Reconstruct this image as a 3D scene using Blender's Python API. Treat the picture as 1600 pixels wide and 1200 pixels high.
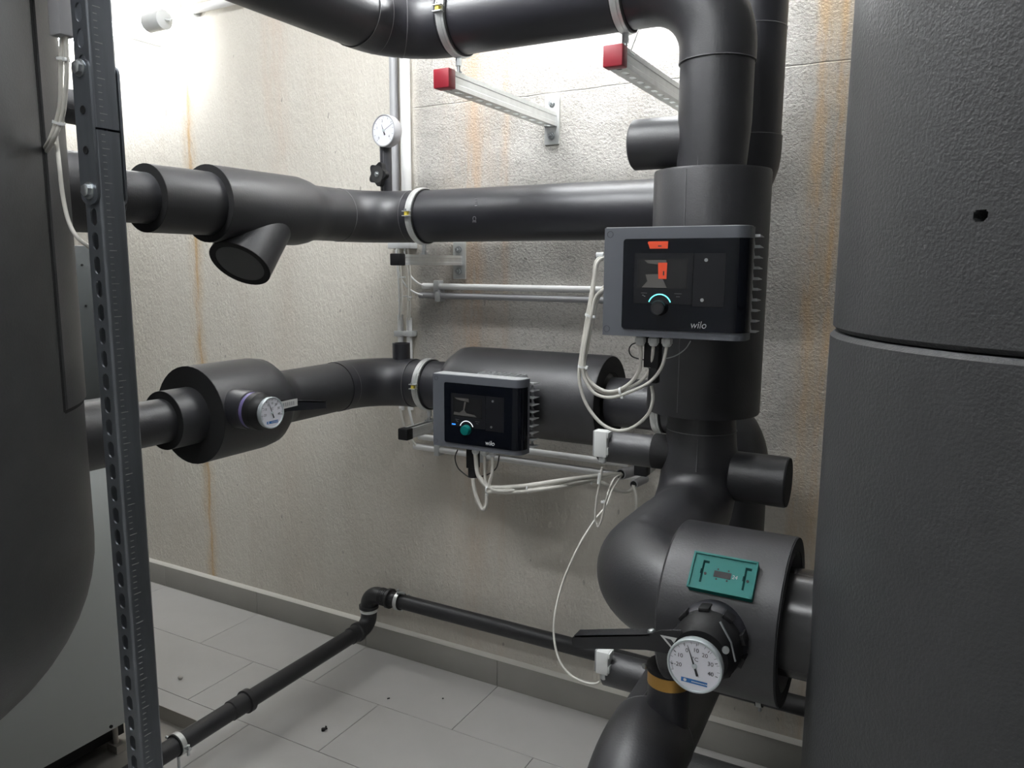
import bpy, bmesh, math, random
from mathutils import Vector as V, Matrix as M
random.seed(7)
for o in list(bpy.data.objects):
    bpy.data.objects.remove(o)
SC = bpy.context.scene
COL = SC.collection

# ------------------------------------------------------------------ camera, world, exposure
FPX = 1210.87
_y, _p, _r = math.radians(28.6606), math.radians(8.654), math.radians(0.3214)
_fh = V((-math.sin(_y), math.cos(_y), 0)); _rt = V((math.cos(_y), math.sin(_y), 0))
FW = _fh * math.cos(_p) - V((0, 0, 1)) * math.sin(_p)
_u = _rt.cross(FW)
RT = _rt * math.cos(_r) + _u * math.sin(_r)
UP = RT.cross(FW)
EYE = V((0, -2.2738, 1.5003))
cam_data = bpy.data.cameras.new('camera')
cam_data.sensor_width = 36.0
cam_data.lens = FPX / 1600 * 36
cam_data.clip_start = 0.02
cam = bpy.data.objects.new('camera', cam_data)
cam.matrix_world = M((( RT.x, UP.x, -FW.x, EYE.x), (RT.y, UP.y, -FW.y, EYE.y), (RT.z, UP.z, -FW.z, EYE.z), (0, 0, 0, 1)))
COL.objects.link(cam)
SC.camera = cam

world = bpy.data.worlds.new('world'); SC.world = world
world.use_nodes = True
world.node_tree.nodes['Background'].inputs[0].default_value = (0.8, 0.85, 0.9, 1)
world.node_tree.nodes['Background'].inputs[1].default_value = 0.02
SC.view_settings.view_transform = 'Standard'
SC.view_settings.look = 'None'
SC.view_settings.gamma = 1
SC.view_settings.use_curve_mapping = False
SC.view_settings.exposure = 0.2
SC.cycles.use_denoising = True
SC.cycles.max_bounces = 5
LAMP_STRENGTH = 56.0          # emission of the wall tube luminaires
LAMP_END = 36.0               # wall tube at the left end of the row
LAMP_CEILING = 100.0          # brighter ceiling tube
FILL_REAR = 44.0              # dimmer unseen tube behind the viewpoint, added as fill light
LAMP_COLOR = (0.96, 0.985, 1.0, 1)

# ------------------------------------------------------------------ small helpers
def ray(px, py):
    return FW + RT * ((px - 800) / FPX) - UP * ((py - 600) / FPX)
def at(px, py, X=None, Y=None, Z=None):
    d = ray(px, py)
    if X is not None: t = (X - EYE.x) / d.x
    elif Y is not None: t = (Y - EYE.y) / d.y
    else: t = (Z - EYE.z) / d.z
    return EYE + d * t

class G:
    def __init__(s): s.v = []; s.f = []
    def add(s, v, f):
        n = len(s.v); s.v += [V(p) for p in v]; s.f += [tuple(i + n for i in q) for q in f]; return s

def frame(n):
    n = V(n).normalized()
    a = V((0, 0, 1)) if abs(n.z) < 0.9 else V((1, 0, 0))
    x = a.cross(n).normalized(); y = n.cross(x)
    return x, y, n

def sweep(g, pts, r, n=24, cap=True):
    pts = [V(p) for p in pts]; m = len(pts)
    rs = r if isinstance(r, (list, tuple)) else [r] * m
    tan = []
    for i in range(m):
        t = (pts[min(i + 1, m - 1)] - pts[max(i - 1, 0)])
        tan.append(t.normalized())
    x, y, _ = frame(tan[0]); v = []; f = []
    for i in range(m):
        x = (x - tan[i] * x.dot(tan[i])).normalized(); y = tan[i].cross(x)
        for k in range(n):
            a = 2 * math.pi * k / n
            v.append(pts[i] + (x * math.cos(a) + y * math.sin(a)) * rs[i])
    for i in range(m - 1):
        for k in range(n):
            a = i * n + k; b = i * n + (k + 1) % n
            f.append((a, b, b + n, a + n))
    if cap:
        f.append(tuple(range(n - 1, -1, -1))); f.append(tuple((m - 1) * n + k for k in range(n)))
    return g.add(v, f)

def fillet(pts, R, n=12):
    pts = [V(p) for p in pts]; out = [pts[0]]
    Rs = R if isinstance(R, (list, tuple)) else [R] * (len(pts) - 2)
    for i in range(1, len(pts) - 1):
        a = (pts[i - 1] - pts[i]).normalized(); b = (pts[i + 1] - pts[i]).normalized()
        ang = a.angle(b); d = Rs[i - 1] / math.tan(ang / 2)
        p0 = pts[i] + a * d; p1 = pts[i] + b * d
        bis = (a + b).normalized(); c = pts[i] + bis * (Rs[i - 1] / math.sin(ang / 2))
        u = (p0 - c); w = (p1 - c); tot = u.angle(w); ax = u.cross(w).normalized()
        for k in range(n + 1):
            out.append(c + M.Rotation(tot * k / n, 3, ax) @ u)
    out.append(pts[-1]); return out

def spline(pts, n=8):
    pts = [V(p) for p in pts]; out = []
    for i in range(len(pts) - 1):
        p0 = pts[max(i - 1, 0)]; p1 = pts[i]; p2 = pts[i + 1]; p3 = pts[min(i + 2, len(pts) - 1)]
        for k in range(n):
            t = k / n
            out.append(0.5 * ((2 * p1) + (p2 - p0) * t + (2 * p0 - 5 * p1 + 4 * p2 - p3) * t * t + (3 * p1 - p0 - 3 * p2 + p3) * t ** 3))
    out.append(pts[-1]); return out

def lathe(g, o, axis, prof, n=36, ph=0.0):
    """prof: list of (distance along axis, radius)"""
    o = V(o); x, y, z = frame(axis); v = []; f = []; rings = []
    for d, r in prof:
        if r < 1e-6:
            rings.append([len(v)]); v.append(o + z * d)
        else:
            ids = []
            for k in range(n):
                a = 2 * math.pi * k / n + ph
                ids.append(len(v)); v.append(o + z * d + (x * math.cos(a) + y * math.sin(a)) * r)
            rings.append(ids)
    for A, B in zip(rings, rings[1:]):
        for k in range(n):
            k2 = (k + 1) % n
            if len(A) == 1 and len(B) == 1: break
            if len(A) == 1: f.append((A[0], B[k2], B[k])[::-1])
            elif len(B) == 1: f.append((A[k], A[k2], B[0]))
            else: f.append((A[k], A[k2], B[k2], B[k]))
    return g.add(v, f)

def cyl(g, a, b, r, n=32, r2=None, ch=0.0):
    a = V(a); b = V(b); L = (b - a).length; r2 = r if r2 is None else r2
    if ch: prof = [(0, 0), (0, r - ch), (ch, r), (L - ch, r2), (L, r2 - ch), (L, 0)]
    else: prof = [(0, 0), (0, r), (L, r2), (L, 0)]
    return lathe(g, a, b - a, prof, n)

def box(g, c, s, R=None, b=0.0):
    bm = bmesh.new(); bmesh.ops.create_cube(bm, size=1)
    for q in bm.verts: q.co = V((q.co.x * s[0], q.co.y * s[1], q.co.z * s[2]))
    if b: bmesh.ops.bevel(bm, geom=bm.edges[:] , offset=b, segments=2, affect='EDGES', profile=0.5)
    bm.verts.index_update()
    R = R or M.Identity(3)
    v = [R @ q.co + V(c) for q in bm.verts]; f = [tuple(q.index for q in p.verts) for p in bm.faces]
    bm.free(); return g.add(v, f)

def bx(g, x0, x1, y0, y1, z0, z1, b=0.0):
    return box(g, ((x0 + x1) / 2, (y0 + y1) / 2, (z0 + z1) / 2), (abs(x1 - x0), abs(y1 - y0), abs(z1 - z0)), None, b)

def prism(g, pts, o, ux, uy, uz, d):
    """extrude polygon (2D, ux/uy) by d along uz"""
    o, ux, uy, uz = V(o), V(ux), V(uy), V(uz); n = len(pts)
    v = [o + ux * p[0] + uy * p[1] for p in pts] + [o + ux * p[0] + uy * p[1] + uz * d for p in pts]
    f = [tuple(range(n - 1, -1, -1)), tuple(range(n, 2 * n))] + [(i, (i + 1) % n, (i + 1) % n + n, i + n) for i in range(n)]
    return g.add(v, f)

def rrect(x0, x1, y0, y1, r, n=5):
    out = []
    for cx, cy, a0 in ((x1 - r, y1 - r, 0), (x0 + r, y1 - r, 90), (x0 + r, y0 + r, 180), (x1 - r, y0 + r, 270)):
        for k in range(n + 1):
            a = math.radians(a0 + 90 * k / n); out.append((cx + r * math.cos(a), cy + r * math.sin(a)))
    return out

def wloc(o):
    p = V((0, 0, 0))
    while o is not None: p = p + o.location; o = o.parent
    return p

def tagp(o, label=None, cat=None, group=None, kind=None):
    if label: o['label'] = label
    if cat: o['category'] = cat
    if group: o['group'] = group
    if kind: o['kind'] = kind
    return o

def fin(me, smooth=38):
    if smooth:
        me.shade_smooth(); me.set_sharp_from_angle(angle=math.radians(smooth))

def obj(name, g, mat, parent=None, label=None, cat=None, group=None, kind=None, smooth=38):
    me = bpy.data.meshes.new(name)
    if parent is None:
        xs = [p.x for p in g.v]; ys = [p.y for p in g.v]; zs = [p.z for p in g.v]
        org = V(((min(xs) + max(xs)) / 2, (min(ys) + max(ys)) / 2, min(zs)))
        if kind == 'structure': org = V((0, 0, 0))
    else:
        org = wloc(parent)
    me.from_pydata([p - org for p in g.v], [], g.f); me.update()
    bm = bmesh.new(); bm.from_mesh(me); bmesh.ops.recalc_face_normals(bm, faces=bm.faces[:]); bm.to_mesh(me); bm.free()
    fin(me, smooth)
    me.materials.append(mat)
    o = bpy.data.objects.new(name, me)
    if parent is None: o.location = org
    else: o.parent = parent
    COL.objects.link(o)
    return tagp(o, label, cat, group, kind)

def thing(name, loc, label, cat, group=None):
    o = bpy.data.objects.new(name, None); o.location = V(loc); o.empty_display_size = 0.05
    COL.objects.link(o); return tagp(o, label, cat, group)

def text(name, s, c, ux, uy, h, mat, parent, lift=0.0004, align='CENTER', shear=0.0, squeeze=1.0):
    """lettering as thin flat geometry centred on c, height h"""
    cu = bpy.data.curves.new(name, 'FONT'); cu.body = s; cu.size = 1.0; cu.align_x = align; cu.align_y = 'CENTER'; cu.shear = shear
    cu.resolution_u = 3
    to = bpy.data.objects.new(name, cu); COL.objects.link(to)
    dg = bpy.context.evaluated_depsgraph_get()
    me = bpy.data.meshes.new_from_object(to.evaluated_get(dg))
    bpy.data.objects.remove(to); bpy.data.curves.remove(cu)
    ux, uy = V(ux).normalized(), V(uy).normalized(); n = ux.cross(uy); k = h / 0.72
    org = wloc(parent); c = V(c)
    for q in me.vertices:
        q.co = c + ux * (q.co.x * k * squeeze) + uy * (q.co.y * k) + n * lift - org
    me.materials.clear(); me.materials.append(mat); me.name = name
    o = bpy.data.objects.new(name, me); o.parent = parent; COL.objects.link(o); return o

# ------------------------------------------------------------------ materials
def mat(name, col, rough=0.5, metal=0.0, bump=None, var=0.0, vscale=6.0, spec=0.5, emit=None, coat=0.0, stretch=None):
    m = bpy.data.materials.new(name); m.use_nodes = True; nt = m.node_tree; N = nt.nodes; L = nt.links
    b = N['Principled BSDF']
    b.inputs['Base Color'].default_value = (*col, 1); b.inputs['Roughness'].default_value = rough
    b.inputs['Metallic'].default_value = metal; b.inputs['Specular IOR Level'].default_value = spec
    b.inputs['Coat Weight'].default_value = coat
    if emit:
        b.inputs['Emission Color'].default_value = (*emit[0], 1); b.inputs['Emission Strength'].default_value = emit[1]
    if bump or var:
        tc = N.new('ShaderNodeTexCoord'); src = tc.outputs['Object']
        if stretch:
            mp = N.new('ShaderNodeMapping'); mp.inputs['Scale'].default_value = stretch; L.new(src, mp.inputs[0]); src = mp.outputs[0]
    if var:
        nz = N.new('ShaderNodeTexNoise'); nz.inputs['Scale'].default_value = vscale; nz.inputs['Detail'].default_value = 5; nz.inputs['Roughness'].default_value = 0.6
        L.new(src, nz.inputs['Vector'])
        mx = N.new('ShaderNodeMix'); mx.data_type = 'RGBA'
        mx.inputs[6].default_value = (*[c * (1 - var) for c in col], 1); mx.inputs[7].default_value = (*[min(1, c * (1 + var)) for c in col], 1)
        L.new(nz.outputs[0], mx.inputs[0]); L.new(mx.outputs[2], b.inputs['Base Color'])
    if bump:
        sc, st, di = bump
        nb = N.new('ShaderNodeTexNoise'); nb.inputs['Scale'].default_value = sc; nb.inputs['Detail'].default_value = 4
        L.new(src, nb.inputs['Vector'])
        bu = N.new('ShaderNodeBump'); bu.inputs['Strength'].default_value = st; bu.inputs['Distance'].default_value = di
        L.new(nb.outputs[0], bu.inputs['Height']); L.new(bu.outputs[0], b.inputs['Normal'])
    return m

FOAM = mat('foam_insulation', (0.021, 0.021, 0.0245), 0.46, spec=0.8, bump=(260, 0.25, 0.0012), var=0.18, vscale=9)
FOAM2 = mat('foam_insulation_satin', (0.0155, 0.0155, 0.021), 0.43, spec=0.8, bump=(200, 0.18, 0.001), var=0.15, vscale=9)
FOAMCUT = mat('foam_cut_face', (0.012, 0.012, 0.013), 0.85, bump=(300, 0.5, 0.001))
TANKM = mat('tank_foam', (0.045, 0.046, 0.048), 0.50, bump=(230, 0.5, 0.0022), var=0.14, vscale=30)
TANKL = mat('tank_foam_left', (0.052, 0.053, 0.055), 0.48, bump=(240, 0.3, 0.0012), var=0.3, vscale=14)
GLUE = mat('glue_seam', (0.14, 0.14, 0.145), 0.5)
GALV = mat('galvanised_steel', (0.70, 0.71, 0.70), 0.38, 0.6, var=0.16, vscale=40, bump=(60, 0.08, 0.001))
STRUT = mat('strut_steel', (0.21, 0.225, 0.25), 0.34, 0.8, var=0.2, vscale=14, stretch=(6, 6, 0.7))
BOLT = mat('zinc_bolt', (0.55, 0.57, 0.58), 0.3, 0.9)
STEEL = mat('stainless_sheet', (0.42, 0.40, 0.37), 0.35, 0.7, var=0.1)
WHITEP = mat('white_plastic', (0.80, 0.81, 0.80), 0.38)
GREYP = mat('light_grey_plastic', (0.52, 0.53, 0.53), 0.42)
CONDW = mat('conduit_white', (0.78, 0.78, 0.77), 0.4)
CONDG = mat('conduit_grey', (0.36, 0.36, 0.37), 0.45)
CABLE = mat('cable_grey', (0.62, 0.60, 0.55), 0.5)
CABLEB = mat('cable_black', (0.012, 0.012, 0.013), 0.4)
BLACKP = mat('black_plastic', (0.010, 0.010, 0.011), 0.5, spec=0.3)
BLACKG = mat('black_gloss_paint', (0.02, 0.02, 0.022), 0.18, bump=(400, 0.15, 0.0004))
PIPEB = mat('drain_pipe_black', (0.022, 0.022, 0.024), 0.42)
STEELB = mat('bare_black_pipe', (0.035, 0.035, 0.037), 0.24, 0.0, bump=(300, 0.2, 0.0006))
GLASSB = mat('module_gloss_panel', (0.004, 0.005, 0.008), 0.06, spec=0.28)
PLATED = mat('module_matte_insert', (0.010, 0.0105, 0.013), 0.35, spec=0.3)
SCREEN = mat('module_screen', (0.016, 0.016, 0.017), 0.12)
FILM = mat('screen_film', (0.10, 0.095, 0.09), 0.25)
CHASS = mat('module_chassis', (0.105, 0.112, 0.128), 0.46, bump=(500, 0.12, 0.0004))
ALU = mat('heatsink_aluminium', (0.52, 0.53, 0.54), 0.42, 0.2)
REDC = mat('red_plastic', (0.30, 0.015, 0.028), 0.45)
ORANGE = mat('orange_tab', (0.75, 0.075, 0.025), 0.45)
TEAL = mat('teal_plastic', (0.0, 0.135, 0.12), 0.45, spec=0.3)
TEALD = mat('teal_plastic_recess', (0.0, 0.025, 0.024), 0.7, spec=0.1)
BRASS = mat('brass', (0.62, 0.36, 0.10), 0.4, 0.8)
DIALW = mat('dial_white', (0.80, 0.80, 0.86), 0.35)
DIALR = mat('dial_rim', (0.55, 0.60, 0.62), 0.35, 0.4)
BLUE = mat('label_blue', (0.03, 0.16, 0.45), 0.45)
LETD = mat('lettering_dark', (0.03, 0.03, 0.035), 0.5)
LETW = mat('lettering_white', (0.8, 0.8, 0.8), 0.5)
LETG = mat('lettering_grey', (0.30, 0.30, 0.31), 0.5)
YELL = mat('yellow_plastic', (0.75, 0.60, 0.08), 0.5)
RUBBER = mat('rubber_lining', (0.02, 0.02, 0.02), 0.7)
TICK = mat('scale_mark', (0.40, 0.41, 0.42), 0.5)
STICK = mat('sticker', (0.55, 0.55, 0.54), 0.5)
CABW = mat('cabinet_grey_white', (0.56, 0.59, 0.58), 0.42, var=0.05, vscale=2)
CABD = mat('cabinet_dark', (0.06, 0.066, 0.068), 0.5)
PURPLE = mat('purple_ring', (0.16, 0.13, 0.30), 0.5)
LAMPM = mat('lamp_diffuser', (0.9, 0.9, 0.9), 0.4, emit=(LAMP_COLOR[:3], LAMP_STRENGTH))
LAMPA = mat('lamp_diffuser_end', (0.9, 0.9, 0.9), 0.4, emit=(LAMP_COLOR[:3], LAMP_END))
LAMPC = mat('lamp_diffuser_ceiling', (0.9, 0.9, 0.9), 0.4, emit=(LAMP_COLOR[:3], LAMP_CEILING))
FILLR = mat('fill_diffuser_rear', (0.9, 0.9, 0.9), 0.4, emit=(LAMP_COLOR[:3], FILL_REAR))
ARCT = mat('arc_light_cyan', (0.1, 0.5, 0.5), 0.4, emit=((0.18, 0.85, 0.85), 1.3))
ARCW = mat('arc_light_white', (0.7, 0.7, 0.7), 0.4, emit=((0.9, 0.95, 1.0), 0.7))
LEDB = mat('led_blue', (0.02, 0.1, 0.6), 0.4, emit=((0.03, 0.25, 1.0), 1.5))
TILE = mat('floor_tile_grey', (0.44, 0.43, 0.415), 0.55, var=0.09, vscale=5, bump=(40, 0.06, 0.001))
SKIRT = mat('skirting_tile', (0.27, 0.26, 0.24), 0.5, var=0.12, vscale=5)
GROUT = mat('grout', (0.10, 0.098, 0.092), 0.9)
MORTAR = mat('skirting_joint', (0.62, 0.60, 0.55), 0.8)
PLAINW = mat('plain_wall_paint', (0.62, 0.62, 0.61), 0.8)
CEILM = mat('ceiling_paint', (0.78, 0.78, 0.77), 0.85)
PEBB = mat('pebble', (0.45, 0.42, 0.39), 0.8)

def wall_material():
    m = bpy.data.materials.new('weathered_concrete'); m.use_nodes = True; nt = m.node_tree; N = nt.nodes; L = nt.links
    b = N['Principled BSDF']; b.inputs['Roughness'].default_value = 0.85; b.inputs['Specular IOR Level'].default_value = 0.25
    tc = N.new('ShaderNodeTexCoord'); P = tc.outputs['Object']
    sx = N.new('ShaderNodeSeparateXYZ'); L.new(P, sx.inputs[0])
    def noise(scale, st=(1, 1, 1), detail=4, rough=0.55):
        mp = N.new('ShaderNodeMapping'); mp.inputs['Scale'].default_value = st; L.new(P, mp.inputs[0])
        n = N.new('ShaderNodeTexNoise'); n.inputs['Scale'].default_value = scale; n.inputs['Detail'].default_value = detail; n.inputs['Roughness'].default_value = rough
        L.new(mp.outputs[0], n.inputs['Vector']); return n.outputs[0]
    def math_(op, a, c=None):
        n = N.new('ShaderNodeMath'); n.operation = op
        for i, q in enumerate((a, c)):
            if q is None: continue
            if isinstance(q, (int, float)): n.inputs[i].default_value = q
            else: L.new(q, n.inputs[i])
        return n.outputs[0]
    def remap(a, f0, f1, t0, t1):
        n = N.new('ShaderNodeMapRange'); n.interpolation_type = 'SMOOTHSTEP'
        L.new(a, n.inputs[0])
        for i, q in enumerate((f0, f1, t0, t1)): n.inputs[i + 1].default_value = q
        return n.outputs[0]
    def mix(f, a, c, mode='MIX'):
        n = N.new('ShaderNodeMix'); n.data_type = 'RGBA'; n.blend_type = mode
        if isinstance(f, (int, float)): n.inputs[0].default_value = f
        else: L.new(f, n.inputs[0])
        for i, q in ((6, a), (7, c)):
            if isinstance(q, tuple): n.inputs[i].default_value = (*q, 1)
            else: L.new(q, n.inputs[i])
        return n.outputs[2]
    X = sx.outputs['X']; Z = sx.outputs['Z']
    roughside = math_('MULTIPLY', remap(X, -1.655, -1.60, 0, 1), remap(math_('ADD', Z, math_('MULTIPLY', math_('SUBTRACT', noise(1.3), 0.5), 0.5)), 0.72, 1.08, 0.12, 1))
    base = mix(remap(noise(1.6, (1, 1, 0.6), 5, 0.6), 0.35, 0.68, 0, 1), (0.67, 0.635, 0.57), (0.61, 0.57, 0.505))
    base2 = mix(remap(noise(2.8, (0.8, 1, 1.5), 5, 0.62), 0.38, 0.64, 0, 1), (0.55, 0.53, 0.495), (0.40, 0.382, 0.35))
    col = mix(roughside, base, base2)
    # vertical rain streaks of slightly warmer tone
    col = mix(math_('MULTIPLY', remap(noise(9, (1, 1, 0.06), 3), 0.52, 0.72, 0, 1), 0.16), col, (0.52, 0.45, 0.38))
    # speckle of the rough cast
    col = mix(math_('MULTIPLY', math_('MULTIPLY', remap(noise(85, (1, 1, 1), 3, 0.7), 0.52, 0.64, 0, 1), roughside), 0.50), col, (0.24, 0.225, 0.205))
    wob = noise(2.2, (1, 1, 1), 3)
    brk = remap(noise(22, (1, 1, 0.16), 5, 0.7), 0.34, 0.62, 0.12, 1)
    for x0, w, cc, k, nz, zt, zl in ((-2.772, 0.016, (0.52, 0.29, 0.09), 1.0, 0.10, 3.0, 0.0), (-2.775, 0.06, (0.58, 0.44, 0.28), 0.7, 0.10, 3.0, 0.0),
                             (-2.27, 0.10, (0.60, 0.44, 0.34), 0.30, 0.25, 3.0, 1.9), (-1.395, 0.055, (0.52, 0.33, 0.19), 0.62, 0.06, 3.0, 1.0), (-1.275, 0.025, (0.54, 0.35, 0.20), 0.40, 0.05, 3.0, 1.4),
                             (-1.40, 0.20, (0.52, 0.41, 0.31), 0.45, 0.10, 3.0, 0.6),
                             (-0.315, 0.03, (0.62, 0.38, 0.16), 0.55, 0.04, 3.0, 1.2), (-0.265, 0.018, (0.60, 0.35, 0.14), 0.65, 0.02, 3.0, 1.0), (-0.27, 0.12, (0.58, 0.43, 0.26), 0.5, 0.06, 3.0, 0.5)):
        d = math_('ABSOLUTE', math_('ADD', math_('SUBTRACT', X, x0), math_('MULTIPLY', math_('SUBTRACT', wob, 0.5), nz)))
        s = remap(d, 0.0, w, 1, 0)
        s = math_('MULTIPLY', s, brk)
        s = math_('MULTIPLY', s, remap(Z, zl - 0.4, zl + 0.3, 0.25 if x0 > -2.7 else 0.8, 1))
        col = mix(math_('MULTIPLY', s, k), col, cc)
    # small pits
    col = mix(math_('MULTIPLY', remap(noise(38, (1, 1, 0.6), 1), 0.745, 0.77, 0, 1), 0.55), col, (0.22, 0.20, 0.18))
    L.new(col, b.inputs['Base Color'])
    # relief
    h1 = math_('ADD', math_('MULTIPLY', noise(75, (1, 1, 0.35), 4), 0.0066), math_('MULTIPLY', noise(190, (1, 1, 0.5), 2), 0.0032))
    h2 = math_('ADD', math_('MULTIPLY', noise(120, (1, 1, 1.15), 4, 0.68), 0.0105), math_('MULTIPLY', noise(20, (1, 1, 1), 3), 0.008))
    band = math_('MULTIPLY', remap(math_('ABSOLUTE', math_('SUBTRACT', math_('ADD', Z, math_('MULTIPLY', noise(3), 0.02)), 2.045)), 0.0, 0.0025, -1, 0), 0.006)
    h2 = math_('ADD', h2, band)
    hm = N.new('ShaderNodeMix'); L.new(roughside, hm.inputs[0]); L.new(h1, hm.inputs[2]); L.new(h2, hm.inputs[3])
    bu = N.new('ShaderNodeBump'); bu.inputs['Strength'].default_value = 0.8; bu.inputs['Distance'].default_value = 1.0
    L.new(hm.outputs[0], bu.inputs['Height']); L.new(bu.outputs[0], b.inputs['Normal'])
    return m
WALLM = wall_material()

# ------------------------------------------------------------------ room
RX0, RX1, RY0, CEIL = -4.9, 1.7, -4.3, 2.85
obj('wall_back', bx(G(), RX0, RX1, 0, 0.15, -0.1, CEIL), WALLM, kind='structure')
obj('wall_left', bx(G(), RX0 - 0.15, RX0, RY0, 0.15, -0.1, CEIL), PLAINW, kind='structure')
obj('wall_right', bx(G(), RX1, RX1 + 0.15, RY0, 0.15, -0.1, CEIL), PLAINW, kind='structure')
obj('wall_front', bx(G(), RX0 - 0.15, RX1 + 0.15, RY0 - 0.15, RY0, -0.1, CEIL), PLAINW, kind='structure')
obj('ceiling', bx(G(), RX0 - 0.15, RX1 + 0.15, RY0 - 0.15, 0.15, CEIL, CEIL + 0.15), CEILM, kind='structure')
floor = obj('floor', bx(G(), RX0, RX1, RY0, 0, -0.1, -0.0025), GROUT, kind='structure')
# rectified 60 x 30 tiles in half bond
TX0, TY0 = -0.088, -0.0157
tg = 0.0009
tile_me = None
row = 0
y1 = TY0
while y1 > RY0 + 0.02:
    y0 = max(y1 - 0.3, RY0); yt = y1 if row else -0.0
    off = 0.0 if row % 2 == 0 else 0.3
    k = math.floor((RX0 - TX0 - off) / 0.6)
    while TX0 + off + k * 0.6 < RX1:
        xa = max(TX0 + off + k * 0.6, RX0); xb = min(TX0 + off + (k + 1) * 0.6, RX1)
        full = abs(xb - xa - 0.6) < 1e-6 and row and abs(y1 - y0 - 0.3) < 1e-6
        if full and tile_me:
            o = bpy.data.objects.new('tile', tile_me); COL.objects.link(o); o.parent = floor
            o.location = ((xa + xb) / 2, (y0 + yt) / 2, 0)
        elif xb - xa > 0.02:
            g = G(); c = V(((xa + xb) / 2, (y0 + yt) / 2, -0.005))
            w, d = xb - xa - 2 * tg, yt - y0 - 2 * tg
            v = []
            for z, i in ((-0.004, 0), (-0.0008, 0), (0, 0.0008)):
                v += [V((sx * (w / 2 - i), sy * (d / 2 - i), z)) for sx, sy in ((-1, -1), (1, -1), (1, 1), (-1, 1))]
            f = [(8, 9, 10, 11)] + [(j + a, j + (a + 1) % 4, j + 4 + (a + 1) % 4, j + 4 + a) for j in (0, 4) for a in range(4)]
            me = bpy.data.meshes.new('tile'); me.from_pydata(v, [], f); me.materials.append(TILE)
            o = bpy.data.objects.new('tile', me); COL.objects.link(o); o.parent = floor
            o.location = (c.x, c.y, 0)
            if full: tile_me = me
        k += 1
    y1 -= 0.3; row += 1
# skirting of cut tiles
sk = obj('baseboard_back', bx(G(), RX0, RX1, -0.006, -0.0002, 0, 0.1), GROUT, kind='structure')
x = -3.09 - 0.6 * 4
while x < RX1:
    a, b_ = max(x, RX0), min(x + 0.6, RX1)
    if b_ - a > 0.02: obj('tile', bx(G(), a + 0.0012, b_ - 0.0012, -0.014, -0.005, 0.001, 0.1, 0.0008), SKIRT, sk)
    x += 0.6
g = G(); prism(g, [(0, 0.1), (-0.0135, 0.1), (-0.009, 0.106), (0, 0.112)], (RX0, 0, 0), (0, 1, 0), (0, 0, 1), (1, 0, 0), RX1 - RX0)
obj('joint_filler', g, MORTAR, sk)

# ------------------------------------------------------------------ tube luminaires
def luminaire(x0, x1, y, z, label, wallside=True, lm=None):
    t = thing('tube_luminaire', (x0, y, z), label, 'lamp', 'tube luminaires of the plant room')
    g = G(); cyl(g, (x0 + 0.10, y, z), (x1 - 0.10, y, z), 0.031, 24); obj('diffuser', g, lm or LAMPM, t)
    for a, s in ((x0, 1), (x1, -1)):
        g = G(); lathe(g, (a, y, z), (s, 0, 0), [(0, 0), (0, 0.012), (0.004, 0.028), (0.008, 0.035), (0.098, 0.035), (0.1, 0.031), (0.1, 0)], 28)
        obj('end_cap', g, WHITEP, t)
    for xx in (x0 + 0.3, x1 - 0.3):
        g = G()
        if wallside: bx(g, xx - 0.012, xx + 0.012, y + 0.02, 0.0, z - 0.014, z + 0.014)
        else: bx(g, xx - 0.012, xx + 0.012, y - 0.014, y + 0.014, z + 0.02, CEIL)
        obj('holder', g, GREYP, t)
    return t
LY = -0.20
_e = at(259, 30, Y=LY); LZ, LAX = _e.z, _e.x
luminaire(LAX - 1.22, LAX, LY, LZ, 'lit white tube lamp on the wall behind the slotted steel upright', True, LAMPA)
luminaire(-1.42, -0.20, LY, LZ, 'tube lamp on the wall above the top pipe, out of frame')
luminaire(-2.05, -0.83, -1.30, CEIL - 0.08, 'tube lamp under the ceiling above the viewpoint, out of frame', False, LAMPC)
CZ = at(300, 15, Y=-0.031).z
luminaire(-1.35, -0.13, -2.5, CEIL - 0.08, 'added fill tube under the ceiling behind the viewpoint, out of frame', False, FILLR)  # unseen tube, added to brighten the wall and the viewer-facing sides
g = G(); sweep(g, spline([(LAX - 0.004, LY, LZ), (LAX + 0.02, LY + 0.01, LZ - 0.002), (-2.80, -0.045, CZ), (-2.77, -0.032, CZ)], 6), 0.0045, 10)
obj('cable', g, WHITEP, label='short white lead between the lit tube lamp and its conduit', cat='cable')
t = thing('conduit', (-2.79, -0.03, CZ), 'white conduit on the wall leading right from the lit tube lamp', 'conduit')
g = G(); cyl(g, (-2.79, -0.031, CZ), (-1.45, -0.031, CZ), 0.0165, 20); obj('tube', g, CONDW, t)
for xx in (-2.68, -2.1, -1.6):
    g = G(); bx(g, xx - 0.012, xx + 0.012, -0.034, 0.0, CZ - 0.02, CZ + 0.02, 0.002); obj('clip', g, GREYP, t)

# ------------------------------------------------------------------ tanks
def hole_list(base, c, d, n=9):
    return sorted(set([b for b in base if abs(b - c) > d] + [c + d * (2 * i / n - 1) for i in range(n + 1)]))
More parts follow.
